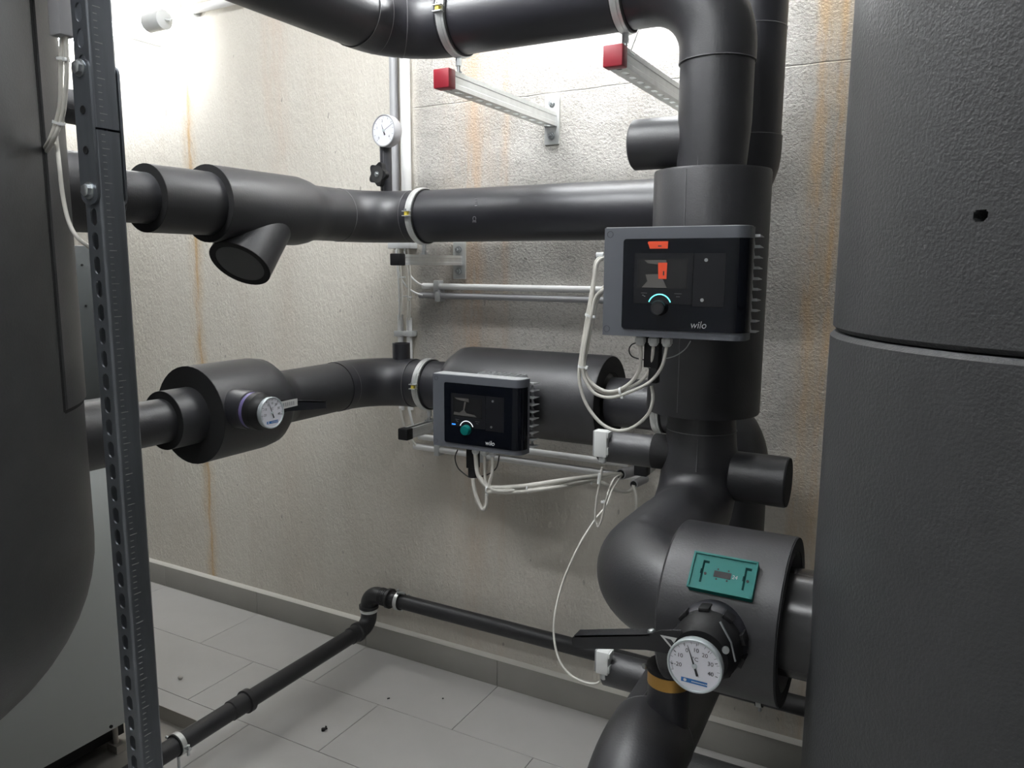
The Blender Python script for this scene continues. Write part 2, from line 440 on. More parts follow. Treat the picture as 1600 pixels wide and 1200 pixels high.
# right-hand tank
TRX, TRY, TRR = 0.243, -1.03, 0.376
t = thing('buffer_tank', (TRX, TRY, 0), 'huge grey foam-clad tank filling the right edge of the picture', 'tank', 'foam-clad buffer tanks')
def tank_shell(cx, cy, r, z0, z1, hole=None, lip=0.0):
    th = [2 * math.pi * i / 96 for i in range(96)]; zs = [z0, z0 + 0.006] + [z0 + (z1 - z0) * i / 12 for i in range(1, 12)] + [z1 - 0.006, z1]
    if hole:
        th = hole_list(th, hole[0] % (2 * math.pi), 0.03, 12); zs = hole_list(zs, hole[1], 0.012, 12)
    n = len(th); v = []; f = []
    for z in zs:
        for a in th:
            rr = r
            if z in (z0, z1): rr -= 0.006
            if hole:
                da = ((a - hole[0] + math.pi) % (2 * math.pi) - math.pi) * r; dz = z - hole[1]
                q = math.hypot(da * 0.9 + dz * 0.25, dz * 1.1 - da * 0.15)
                if q < 0.0062: rr -= 0.03
            v.append((cx + rr * math.cos(a), cy + rr * math.sin(a), z))
    for i in range(len(zs) - 1):
        for k in range(n): f.append((i * n + k, i * n + (k + 1) % n, (i + 1) * n + (k + 1) % n, (i + 1) * n + k))
    f.append(tuple(range(n))[::-1]); f.append(tuple((len(zs) - 1) * n + k for k in range(n)))
    return G().add(v, f)
d = ray(1532, 337); ox, oy = EYE.x - TRX, EYE.y - TRY
qa = d.x ** 2 + d.y ** 2; qb = 2 * (ox * d.x + oy * d.y); qc = ox * ox + oy * oy - TRR ** 2
hp = EYE + d * ((-qb - math.sqrt(qb * qb - 4 * qa * qc)) / (2 * qa))
SEAMZ = 1.412
obj('upper_jacket', tank_shell(TRX, TRY, TRR, SEAMZ + 0.002, 2.7, (math.atan2(hp.y - TRY, hp.x - TRX), hp.z)), TANKM, t)
obj('lower_jacket', tank_shell(TRX, TRY, TRR + 0.003, 0.12, SEAMZ), TANKM, t)
for k in range(3):
    a = math.radians(30 + 120 * k); g = G(); cyl(g, (TRX + 0.28 * math.cos(a), TRY + 0.28 * math.sin(a), 0), (TRX + 0.28 * math.cos(a), TRY + 0.28 * math.sin(a), 0.14), 0.03, 16)
    obj('foot', g, STEEL, t)

# left-hand tank with rounded bottom
TLX, TLY, TLR = -1.716, -1.706, 0.43
t = thing('buffer_tank', (TLX, TLY, 0), 'tall grey foam-clad tank with rounded bottom at the left edge', 'tank', 'foam-clad buffer tanks')
ZE, ZB = 0.955, 0.575
prof = [(0, 0)] + [(ZE - ZB - (ZE - ZB) * math.cos(math.radians(a)), TLR * math.sin(math.radians(a)) ** 0.9) for a in range(6, 91, 6)] + [(1.3 - ZB, TLR), (2.6 - ZB, TLR), (2.62 - ZB, TLR - 0.02), (2.62 - ZB, 0)]
g = G(); lathe(g, (TLX, TLY, ZB), (0, 0, 1), prof, 96); obj('jacket', g, TANKL, t)
# overlapping front cover of the jacket, its vertical edge seen against the tank
def arc_plate(cx, cy, r, th, a0, a1, z0, z1, n=24):
    g = G(); v = []; f = []
    for i in range(n + 1):
        a = a0 + (a1 - a0) * i / n
        for rr, z in ((r, z0), (r + th, z0), (r + th, z1), (r, z1)): v.append((cx + rr * math.cos(a), cy + rr * math.sin(a), z))
    for i in range(n):
        for k in range(4): f.append((i * 4 + k, i * 4 + (k + 1) % 4, (i + 1) * 4 + (k + 1) % 4, (i + 1) * 4 + k))
    f.append((3, 2, 1, 0)); f.append(tuple(n * 4 + k for k in range(4)))
    return g.add(v, f)
obj('jacket_seam', arc_plate(TLX, TLY, TLR - 0.001, 0.0016, math.radians(35.2), math.radians(36.2), 1.235, 2.58, 3), FOAMCUT, t)
obj('jacket_flap', arc_plate(TLX, TLY, TLR - 0.002, 0.0065, math.radians(36.2), math.radians(80), 1.240, 2.30, 12), TANKL, t)
obj('jacket_slit', arc_plate(TLX, TLY, TLR - 0.001, 0.0016, math.radians(36), math.radians(58), 1.232, 1.238, 6), FOAMCUT, t)
for k in range(3):
    a = math.radians(90 + 120 * k); p = V((TLX + 0.17 * math.cos(a), TLY + 0.17 * math.sin(a), 0)); g = G(); cyl(g, p, p + V((0, 0, 0.75)), 0.022, 16)
    obj('leg', g, BLACKP, t)
for zc, rr, y1 in ((1.654, 0.086, -1.15), (1.117, 0.080, -1.16)):
    g = G(); lathe(g, (-1.66, TLY + 0.36, zc), (0, 1, 0), [(0, 0), (0, rr), (y1 - TLY - 0.36 - 0.004, rr), (y1 - TLY - 0.36, rr - 0.004), (y1 - TLY - 0.36, 0)], 40)
    obj('nozzle_sleeve', g, FOAM, t)
g = G(); lathe(g, (-1.66, TLY + 0.36, 1.832), (0, 1, 0), [(0, 0), (0, 0.036), (0.20, 0.036), (0.205, 0.03), (0.205, 0)], 28); obj('sensor_nozzle', g, FOAM, t)

# ------------------------------------------------------------------ heat pump cabinet + tray
t = thing('heat_pump_cabinet', (-2.5, -1.1, 0), 'pale grey machine cabinet standing behind the left tank', 'cabinet')
CY = -0.845
obj('side_panel', bx(G(), -2.9, -2.1, -1.40, CY, 0.10, 0.985, 0.004), CABW, t)
obj('upper_panel', bx(G(), -2.9, -2.103, -1.40, CY - 0.003, 0.990, 1.55, 0.004), CABD, t)
obj('base_frame', bx(G(), -2.88, -2.16, -1.38, CY - 0.03, 0.03, 0.10), BLACKP, t)
g = G()
p = at(173, 1135, X=-2.1); cyl(g, p, p + V((0.004, 0, 0)), 0.005, 12); obj('screw', g, BLACKP, t)
for px, py in ((128, 414), (134, 478)):
    p = at(px, py, X=-2.103); g = G(); cyl(g, p, p + V((0.003, 0, 0)), 0.003, 10); obj('screw', g, BLACKP, t)
for yy in (CY - 0.06, -1.3):
    g = G(); bx(g, -2.16, -2.11, yy - 0.03, yy, 0.004, 0.03); cyl(g, (-2.135, yy - 0.015, 0.004), (-2.135, yy - 0.015, 0.1), 0.008, 12); obj('foot', g, STEEL, t)
t = thing('drip_tray', (-2.4, -1.1, 0), 'shallow stainless steel drip tray on the floor under the cabinet', 'tray')
g = G(); bx(g, -2.95, -1.98, -1.43, -0.74, 0.001, 0.0035); obj('tray_floor', g, STEEL, t)
for a in ((-2.95, -1.98, -0.742, -0.74), (-2.95, -1.98, -1.43, -1.428), (-1.982, -1.98, -1.43, -0.74), (-2.95, -2.948, -1.43, -0.74)):
    obj('rim', bx(G(), *a, 0.001, 0.052), STEEL, t)

# ------------------------------------------------------------------ slotted steel upright
SX1, SY0, SW = -1.107, -1.53, 0.041       # corner edge (x = SX1, y = SY0)
SXC = SX1 - SW / 2
def slot_plate(g, o, ux, uy, n, w, pitch, cnt, sw, sl, th):
    """strip of cells, each with one stadium slot; o = middle of the lower edge"""
    o, ux, uy, n = V(o), V(ux), V(uy), V(n); K = 20
    for c in range(cnt):
        oc = o + uy * (pitch * (c + 0.5)); ring = []; outer = []
        for k in range(K):
            a = 2 * math.pi * (k + 0.5) / K; ca, sa = math.cos(a), math.sin(a)
            yy = (sl - sw) / 2 * (1 if sa > 0 else -1) + sw / 2 * sa
            ring.append((sw / 2 * ca, yy))
            s = min((w / 2) / max(abs(ca), 1e-6), (pitch / 2) / max(abs(sa), 1e-6)); outer.append((s * ca, s * sa))
        v = [oc + ux * p[0] + uy * p[1] for p in outer] + [oc + ux * p[0] + uy * p[1] for p in ring] + [oc + ux * p[0] + uy * p[1] - n * th for p in ring]
        cor = []
        f = [(k, (k + 1) % K, K + (k + 1) % K, K + k) for k in range(K)] + [(K + k, K + (k + 1) % K, 2 * K + (k + 1) % K, 2 * K + k) for k in range(K)]
        # corner triangles
        for sx_, sy_ in ((1, 1), (-1, 1), (-1, -1), (1, -1)):
            q = oc + ux * (sx_ * w / 2) + uy * (sy_ * pitch / 2)
            ang = math.atan2(sy_ * pitch, sx_ * w) % (2 * math.pi); k = int((ang / (2 * math.pi)) * K - 0.5) % K
            v.append(q); f.append((k, len(v) - 1, (k + 1) % K))
        g.add(v, f)
def channel(name, z0, z1, parent, w=SW):
    g = G(); r = 0.0045; pitch = 0.036
    slot_plate(g, (SXC, SY0, z0), (1, 0, 0), (0, 0, 1), (0, -1, 0), w - 2 * r, pitch, int((z1 - z0) / pitch + 0.5), 0.0150, 0.0265, 0.0025)
    H = int((z1 - z0) / pitch + 0.5) * pitch
    for s in (1, -1):
        out = [(w / 2 - r, 0)] + [(w / 2 - r + r * math.sin(math.radians(a)), r - r * math.cos(math.radians(a))) for a in range(15, 91, 15)] + [(w / 2, w - 0.004), (w / 2 - 0.003, w), (w / 2 - 0.009, w)]
        inn = [(w / 2 - r, 0.0025)] + [(w / 2 - 0.0025, r + 0.001), (w / 2 - 0.0025, w - 0.005), (w / 2 - 0.004, w - 0.0025), (w / 2 - 0.009, w - 0.0025)]
        poly = [(s * p[0], p[1]) for p in out + inn[::-1]]
        prism(g, poly, (SXC, SY0, z0), (1, 0, 0), (0, 1, 0), (0, 0, 1), H)
    return obj(name, g, STRUT, parent, smooth=30)
t = thing('strut_upright', (SXC, SY0 + SW / 2, 0), 'slotted galvanised steel upright in the left foreground', 'post')
JZ = at(170, 203, X=SX1).z
channel('lower_channel', JZ - 0.002 - 0.036 * 47, JZ, t)
channel('upper_channel', JZ + 0.0015, 2.80, t)
zb = JZ - 0.002 - 0.036 * 47
obj('base_plate', bx(G(), SXC - 0.07, SXC + 0.07, SY0 - 0.05, SY0 + 0.09, 0, max(zb, 0.008)), STRUT, t)
g = G(); z = 0.02; i = 0
while z < 2.7:
    L = 0.012 if i % 5 == 0 else 0.006
    if abs(z - JZ) > 0.006:
        y0 = SY0 + 0.008
        bx(g, SX1, SX1 + 0.0003, y0, y0 + L, z - 0.0005, z + 0.0005)
    z += 0.01; i += 1
obj('scale_marks', g, TICK, t, smooth=0)
# splice connector: two plates with rounded ends and bolts
zt_, zb_ = at(118, 92, Y=SY0 - 0.004).z, at(141, 320, Y=SY0 - 0.004).z
def stadium(w, h, n=10):
    out = []
    for k in range(n + 1):
        a = math.pi * k / n; out.append((w / 2 * math.cos(a), h / 2 - w / 2 * 0.7 + w / 2 * 0.7 * math.sin(a)))
    for k in range(n + 1):
        a = math.pi + math.pi * k / n; out.append((w / 2 * math.cos(a), -h / 2 + w / 2 * 0.7 + w / 2 * 0.7 * math.sin(a)))
    return out
pl = None
for yy, nrm in ((SY0 - 0.0002, -1), (SY0 + SW + 0.0002, 1)):
    g = G(); prism(g, stadium(0.040, zt_ - zb_), (SXC - (0 if nrm < 0 else 0.0), yy, (zt_ + zb_) / 2), (1, 0, 0), (0, 0, 1), (0, nrm, 0), 0.004)
    q = obj('splice_plate', g, STRUT, t); pl = pl or q
for px, py in ((121, 107), (139, 298)):
    p = at(px, py, Y=SY0 - 0.004); p.x = SXC
    g = G(); cyl(g, (p.x, SY0 - 0.004, p.z), (p.x, SY0 - 0.006, p.z), 0.0125, 28)
    lathe(g, (p.x, SY0 - 0.006, p.z), (0, -1, 0), [(0, 0), (0, 0.0095), (0.006, 0.0095), (0.007, 0.008), (0.007, 0)], 6, 0.3)
    obj('hex_bolt', g, BOLT, pl)
for px, py in ((127, 172), (133, 235)):
    p = at(px, py, Y=SY0 - 0.004)
    g = G(); lathe(g, (SXC, SY0 - 0.0046, p.z), (0, -1, 0), [(0, 0), (0, 0.0042), (0.0006, 0.0058), (0, 0.0062)], 20); obj('bolt_hole', g, BLACKP, pl)

# ------------------------------------------------------------------ insulated pipe runs
RP = 0.0805
def seam(parent, c, ax, r, th=0.0011):
    g = G(); x_, y_, n_ = frame(ax); c = V(c)
    sweep_pts = [c + (x_ * math.cos(a) + y_ * math.sin(a)) * (r - 0.0003) for a in [2 * math.pi * k / 40 for k in range(41)]]
    sweep(g, sweep_pts, th, 6, False); return obj('glue_seam', g, GLUE, parent)
def lineseam(parent, pts, th=0.001):
    g = G(); sweep(g, pts, th, 6); return obj('glue_seam', g, GLUE, parent)
def sleeve(name, path, r, parent, m=FOAM, n=40):
    g = G(); sweep(g, path, r, n); return obj(name, g, m, parent)
def ring_end(parent, c, ax, r0, r1, name='cut_end'):
    """dark annular cut face of a sleeve end"""
    g = G(); lathe(g, c, ax, [(0.0, r0), (0.0012, r0), (0.0012, r1), (0.0, r1)], 40); return obj(name, g, FOAMCUT, parent)

# top run: comes from above the viewpoint, turns along the wall, elbows down into the standing pump
TZ = 2.106; TXL = -1.29; TY = -0.54; CX = -0.453
t = thing('insulated_pipe', (CX, TY, 1.70), 'uppermost black insulated pipe that elbows down into the standing pump', 'pipe', 'black insulated pipe runs')
R1 = 0.16
s1 = sleeve('straight_sleeve', [(TXL, -2.0, TZ), (TXL, TY - R1 - 0.02, TZ)], RP, t, FOAM2)
p = fillet([(TXL, TY - R1 - 0.02, TZ), (TXL, TY, TZ), (TXL + R1 + 0.004, TY, TZ)], R1, 14)
s2 = sleeve('elbow_sleeve', p, RP + 0.0015, t, FOAM2)
seam(s2, (TXL, TY - R1 - 0.02, TZ), (0, 1, 0), RP + 0.0015); seam(s2, p[8], p[9] - p[7], RP + 0.0015); seam(s2, p[4], p[5] - p[3], RP + 0.0015)
s3 = sleeve('straight_sleeve', [(TXL + R1 + 0.004, TY, TZ), (CX - 0.155, TY, TZ)], RP, t, FOAM2)
p = fillet([(CX - 0.157, TY, TZ), (CX, TY, TZ), (CX, TY, TZ - 0.175)], 0.15, 16)
s4 = sleeve('elbow_sleeve', p, RP, t, FOAM)
seam(s4, (CX, TY, TZ - 0.175), (0, 0, 1), RP)
s5 = sleeve('straight_sleeve', [(CX, TY, TZ - 0.173), (CX, TY, TZ - 0.30), (CX - 0.004, TY, 1.69)], [RP - 0.003, RP - 0.003, RP - 0.008], t, FOAM)
a = math.radians(-100)
lineseam(s5, [(CX + 0.074 * math.cos(a), TY + 0.074 * math.sin(a), 1.79), (CX + 0.0735 * math.cos(a), TY + 0.0735 * math.sin(a), 1.71)])
g = G(); cyl(g, (CX - 0.02, TY + 0.01, 1.775), (-0.638, TY + 0.01, 1.775), 0.056, 36, ch=0.004); obj('branch_stub', g, FOAM, t)

# upper return along the wall, riser behind the column
UZ, UY, UX = 1.654, -0.209, -1.66
t = thing('insulated_pipe', (UX, -0.7, UZ - RP), 'upper black insulated pipe along the wall with a Y-shaped strainer body', 'pipe', 'black insulated pipe runs')
r_t = 0.0595
sleeve('thin_sleeve', [(UX, -1.17, UZ), (UX, -1.02, UZ)], r_t, t)
q = sleeve('stepped_sleeve', [(UX, -1.045, UZ), (UX, -0.84, UZ)], 0.080, t); ring_end(q, (UX, -1.0455, UZ), (0, -1, 0), r_t, 0.080)
g = G(); lathe(g, (UX, -0.868, UZ), (0, 1, 0), [(0, 0), (0, 0.098), (0.30, 0.098), (0.335, 0.092), (0.37, RP + 0.001), (0.40, RP), (0.40, 0)], 44)
sb = obj('strainer_body', g, FOAM, t); ring_end(sb, (UX, -0.8685, UZ), (0, -1, 0), 0.080, 0.098)
bd = V((0.12, -0.66, -0.74)).normalized(); b0 = V((UX, -0.672, UZ - 0.02)); b1 = b0 + bd * 0.178
g = G(); sweep(g, [b0, b1], 0.083, 40); br = obj('strainer_branch', g, FOAM, t)
ring_end(br, b1 + bd * 0.0002, bd, 0.066, 0.083)
g = G(); cyl(g, b1 - bd * 0.002, b1 + bd * 0.0006, 0.065, 36); obj('branch_cap', g, FOAM2, br)
R2 = 0.165
q = sleeve('straight_sleeve', [(UX, -0.475, UZ), (UX, UY - R2, UZ)], RP, t)
p = fillet([(UX, UY - R2 - 0.002, UZ), (UX, UY, UZ), (UX + R2 + 0.004, UY, UZ)], R2, 14)
q = sleeve('elbow_sleeve', p, RP + 0.001, t); seam(q, p[1], p[2] - p[0], RP + 0.001); seam(q, p[-2], p[-1] - p[-3], RP + 0.001)
sleeve('straight_sleeve', [(UX + R2, UY, UZ), (CX - 0.15, UY, UZ)], RP, t, FOAM2)
p = fillet([(CX - 0.152, UY, UZ), (CX, UY, UZ), (CX, UY, UZ + 0.17)], 0.14, 14)
q = sleeve('elbow_sleeve', p, RP + 0.002, t, FOAM2); seam(q, (CX, UY, UZ + 0.17), (0, 0, 1), RP + 0.002)
q = sleeve('riser_sleeve', [(CX, UY, UZ + 0.17), (CX, UY, 2.80)], RP - 0.001, t, FOAM2); seam(q, (CX, UY, 2.08), (0, 0, 1), RP)
c = at(741, 343, Y=UY - RP * 0.99)
text('pipe_print', 'CE', c, (0, 0, -1), (1, 0, 0), 0.012, LETG, q, 0.0006)
c2 = at(744, 322, Y=UY - RP * 0.96)
g = G()
for k in range(7): bx(g, c2.x - 0.004, c2.x + 0.003, c2.y - 0.001, c2.y, c2.z - 0.018 + k * 0.0062, c2.z - 0.018 + k * 0.0062 + 0.003)
obj('pipe_print', g, LETG, q)

# lower run: thick sleeve, elbow, horizontal pump, then down behind the column and towards the viewer
LZ2 = 1.117; LXD = -0.44; LZD = 0.60
t = thing('insulated_pipe', (UX, -0.7, LZ2 - RP), 'lower black insulated pipe with a fat sleeve, running into the horizontal pump', 'pipe', 'black insulated pipe runs')
sleeve('thin_sleeve', [(UX, -1.18, LZ2), (UX, -1.0, LZ2)], 0.0555, t)
q = sleeve('stepped_sleeve', [(UX, -1.035, LZ2), (UX, -0.93, LZ2)], 0.074, t); ring_end(q, (UX, -1.0355, LZ2), (0, -1, 0), 0.0555, 0.074)
g = G(); lathe(g, (UX, -0.955, LZ2), (0, 1, 0), [(0, 0), (0, 0.127), (0.20, 0.127), (0.235, 0.122), (0.262, 0.104), (0.285, RP + 0.001), (0.32, RP - 0.003), (0.32, 0)], 44)
q = obj('valve_sleeve', g, FOAM, t); ring_end(q, (UX, -0.9555, LZ2), (0, -1, 0), 0.074, 0.127)
sleeve('straight_sleeve', [(UX, -0.645, LZ2), (UX, UY - R2 - 0.03, LZ2)], RP - 0.003, t)
p = fillet([(UX, UY - R2 - 0.035, LZ2), (UX, UY, LZ2), (UX + R2 + 0.004, UY, LZ2)], R2, 14)
q = sleeve('elbow_sleeve', p, RP - 0.001, t, FOAM2); seam(q, p[1], p[2] - p[0], RP - 0.001); seam(q, p[-2], p[-1] - p[-3], RP - 0.001)
sleeve('straight_sleeve', [(UX + R2, UY, LZ2), (-1.33, UY, LZ2)], RP - 0.003, t, FOAM2)
sleeve('straight_sleeve', [(-0.80, UY, LZ2), (LXD - 0.15, UY, LZ2)], 0.070, t, FOAM2)
p = fillet([(LXD - 0.152, UY, LZ2), (LXD, UY, LZ2), (LXD, UY, LZ2 - 0.17)], 0.14, 14)
sleeve('elbow_sleeve', p, RP, t, FOAM)
sleeve('straight_sleeve', [(LXD, UY, LZ2 - 0.168), (LXD, UY, LZD + 0.16)], RP - 0.002, t)
p = fillet([(LXD, UY, LZD + 0.165), (LXD, UY, LZD), (LXD + 0.004, UY - 0.17, LZD)], 0.14, 14)
sleeve('elbow_sleeve', p, RP, t)
sleeve('straight_sleeve', [(LXD + 0.002, UY - 0.168, LZD), (LXD + 0.02, -0.93, LZD)], RP - 0.002, t)
p = fillet([(LXD + 0.018, -0.925, LZD), (LXD + 0.02, -1.12, LZD), (LXD + 0.02, -1.12, 0.40)], 0.16, 14)
q = sleeve('elbow_sleeve', p, RP + 0.001, t); seam(q, p[0] + V((0, -0.003, 0)), (0, 1, 0), RP + 0.001)
lineseam(q, [(LXD + 0.018 - 0.02, -0.75, LZD + 0.077), (LXD + 0.018 - 0.02, -0.925, LZD + 0.078)])
sleeve('straight_sleeve', [(LXD + 0.02, -1.12, 0.41), (LXD + 0.02, -1.12, 0.0)], RP - 0.001, t)
g = G(); p0 = at(947, 1040, Y=-0.72); cyl(g, (LXD, -0.72, p0.z - 0.005), (p0.x, -0.72, p0.z - 0.005), 0.038, 32, ch=0.003); low_stub = obj('branch_stub', g, FOAM, t)

# lower foot of the standing pump: neck, elbow towards the viewer, elbow into the valve
VY, VZ = -1.03, 0.94
t = thing('insulated_pipe', (CX, -0.8, VZ - 0.09), 'bulging black insulated elbow between the standing pump and the tank valve', 'pipe', 'black insulated pipe runs')
g = G(); lathe(g, (CX, TY, 1.20), (0, 0, -1), [(0, 0), (0, 0.074), (0.06, 0.077), (0.10, 0.080), (0.13, 0.086), (0.15, 0.088), (0.15, 0)], 44)
nk = obj('neck_sleeve', g, FOAM, t)
seam(nk, (CX, TY, 1.135), (0, 0, 1), 0.0785)
RB = 0.14; re = 0.088
p = fillet([(CX, TY, 1.06), (CX, TY, VZ), (CX, TY - RB - 0.07, VZ)], 0.118, 12)
q = sleeve('elbow_sleeve', p, re - 0.001, t); seam(q, p[-1], (0, 1, 0), re)
a = math.radians(-80)
lineseam(q, [(CX + 0.0805 * math.cos(a), TY + 0.0805 * math.sin(a), 1.125), (CX + 0.085 * math.cos(a), TY + 0.085 * math.sin(a), 1.08), (CX + 0.088 * math.cos(a), TY + 0.09 * math.sin(a), 1.055)])
p = fillet([(CX, TY - RB - 0.07, VZ), (CX, VY, VZ), (-0.30, VY, VZ)], RB, 14)
q = sleeve('elbow_sleeve', p, re + 0.001, t)
# side stubs of the neck
g = G(); cyl(g, (CX, TY, 1.032), (-0.375, TY, 1.032), 0.046, 32); obj('branch_neck', g, FOAM, t)
g = G(); cyl(g, (-0.378, TY, 1.035), (-0.258, TY, 1.035), 0.056, 36, ch=0.002); q = obj('branch_stub', g, FOAM, t)
g = G(); cyl(g, (-0.2585, TY, 1.035), (-0.2565, TY, 1.035), 0.054, 36); obj('cut_end', g, FOAMCUT, q)
g = G(); cyl(g, (CX, TY - 0.02, 1.075), (-0.555, TY - 0.02, 1.075), 0.041, 28); obj('branch_neck', g, FOAMCUT, t)
g = G(); cyl(g, (-0.552, TY - 0.02, 1.072), (-0.690, TY - 0.02, 1.072), 0.038, 32, ch=0.002); obj('branch_stub', g, FOAM, t)

# insulated valve body and bare pipe into the tank
t = thing('insulated_valve', (-0.26, VY, VZ - 0.135), 'wide black insulated valve drum ahead of the right tank', 'valve')
VR = 0.134
g = G(); lathe(g, (-0.352, VY, VZ), (1, 0, 0), [(0, 0.06), (0, VR - 0.004), (0.004, VR), (0.182, VR), (0.184, VR - 0.002), (0.184, 0.112), (0.165, 0.105), (0.165, 0)], 56)
vb = obj('drum', g, FOAM, t)
g = G(); lathe(g, (-0.1685, VY, VZ), (1, 0, 0), [(0, 0.111), (0.0012, 0.111), (0.0012, VR - 0.001), (0, VR - 0.001)], 56); obj('cut_end', g, FOAMCUT, vb)
g = G(); lathe(g, (-0.187, VY, VZ), (1, 0, 0), [(0, 0.111), (0.001, 0.111), (0.001, 0.0), (0, 0)], 56); obj('recess', g, FOAMCUT, vb)
g = G(); cyl(g, (-0.19, VY, VZ), (-0.10, VY, VZ), 0.0855, 44); obj('bare_pipe', g, STEELB, t)
# teal plate on the drum
def on_drum(px, py):
    d = ray(px, py); oy_, oz_ = EYE.y - VY, EYE.z - VZ
    A_ = d.y ** 2 + d.z ** 2; B_ = 2 * (oy_ * d.y + oz_ * d.z); C_ = oy_ ** 2 + oz_ ** 2 - VR ** 2
    return EYE + d * ((-B_ - math.sqrt(B_ * B_ - 4 * A_ * C_)) / (2 * A_))
pc = on_drum(1130, 901); nrm = V((0, pc.y - VY, pc.z - VZ)).normalized(); tup = V((1, 0, 0)).cross(nrm) * -1
if tup.z < 0: tup = -tup
t = thing('mounting_plate', pc, 'small teal plastic mounting plate on the black valve drum', 'plate')
pw, ph = 0.098, 0.060; ux = V((1, 0, 0))
g = G(); prism(g, rrect(-pw / 2, pw / 2, -ph / 2, ph / 2, 0.003), pc - nrm * 0.004, ux, tup, nrm, 0.011); base = obj('base', g, TEAL, t)
for x0, x1, y0, y1 in ((-pw / 2, pw / 2, ph / 2 - 0.003, ph / 2), (-pw / 2, pw / 2, -ph / 2, -ph / 2 + 0.003), (-pw / 2, -pw / 2 + 0.003, -ph / 2, ph / 2), (pw / 2 - 0.003, pw / 2, -ph / 2, ph / 2)):
    g = G(); prism(g, [(x0, y0), (x1, y0), (x1, y1), (x0, y1)], pc + nrm * 0.007, ux, tup, nrm, 0.0025); obj('rim', g, TEAL, t)
for sx_ in (-0.031, 0.033):
    g = G()
    for x0, x1, y0, y1 in ((-0.0015, 0.0015, -0.018, 0.018), (-0.0015, 0.008, 0.014, 0.018), (-0.003, 0.0, -0.004, 0.004)):
        prism(g, [(sx_ + x0, y0), (sx_ + x1, y0), (sx_ + x1, y1), (sx_ + x0, y1)], pc + nrm * 0.0068, ux, tup, nrm, 0.0005)
    obj('slot', g, TEALD, t)
    g = G(); cyl(g, pc + ux * (sx_ + 0.005) - tup * 0.003 + nrm * 0.0068, pc + ux * (sx_ + 0.005) - tup * 0.003 + nrm * 0.0078, 0.0022, 12); obj('screw_hole', g, BLACKP, t)
g = G(); prism(g, [(-0.013, -0.0055), (0.013, -0.0055), (0.013, 0.0045), (-0.013, 0.0045)], pc + nrm * 0.0068, ux, tup, nrm, 0.0006); obj('window', g, BLACKP, t)
for dx, dy in ((-0.008, 0.0075), (0.008, 0.0075), (-0.008, -0.0085), (0.008, -0.0085)):
    g = G(); cyl(g, pc + ux * dx + tup * dy + nrm * 0.0068, pc + ux * dx + tup * dy + nrm * 0.0073, 0.0014, 10); obj('pin_hole', g, BLACKP, t)
text('handwritten_mark', '24', pc + ux * 0.0185 - tup * 0.001, ux, tup, 0.006, LETG, t, 0.0075, shear=0.1)

# ------------------------------------------------------------------ circulation pumps
def wrap_panel(X0, zb, Yf, W, rc, s0, s1, z0, z1, th, crn, n=26):
    """panel that follows the rounded right front corner; s = distance from the left edge"""
    fl = W - rc
    def pos(s, off):
        if s <= fl: return V((X0 + s, Yf - off, 0))
        a = min((s - fl) / rc, math.pi / 2); ex = max(0, s - fl - rc * math.pi / 2)
        return V((X0 + fl + (rc + off) * math.sin(a), Yf + rc - (rc + off) * math.cos(a) + ex, 0))
    ss = [s0 + crn * (1 - math.cos(math.radians(a))) for a in range(0, 91, 15)]
    ss += [s0 + crn + (s1 - s0 - crn) * k / n for k in range(1, n + 1)]
    v = []; f = []
    for s in ss:
        e = 0
        if s < s0 + crn: e = crn - math.sqrt(max(0, crn ** 2 - (s0 + crn - s) ** 2))
        a, b_, c, d_ = pos(s, th), pos(s, th), pos(s, -0.001), pos(s, -0.001)
        a.z = zb + z0 + e; b_.z = zb + z1 - e; c.z = b_.z; d_.z = a.z
        v += [a, b_, c, d_]
    m = len(ss)
    for i in range(m - 1):
        for k in range(4): f.append((i * 4 + k, i * 4 + (k + 1) % 4, (i + 1) * 4 + (k + 1) % 4, (i + 1) * 4 + k))
    f.append((3, 2, 1, 0)); f.append(tuple((m - 1) * 4 + k for k in range(4)))
    return G().add(v, f)

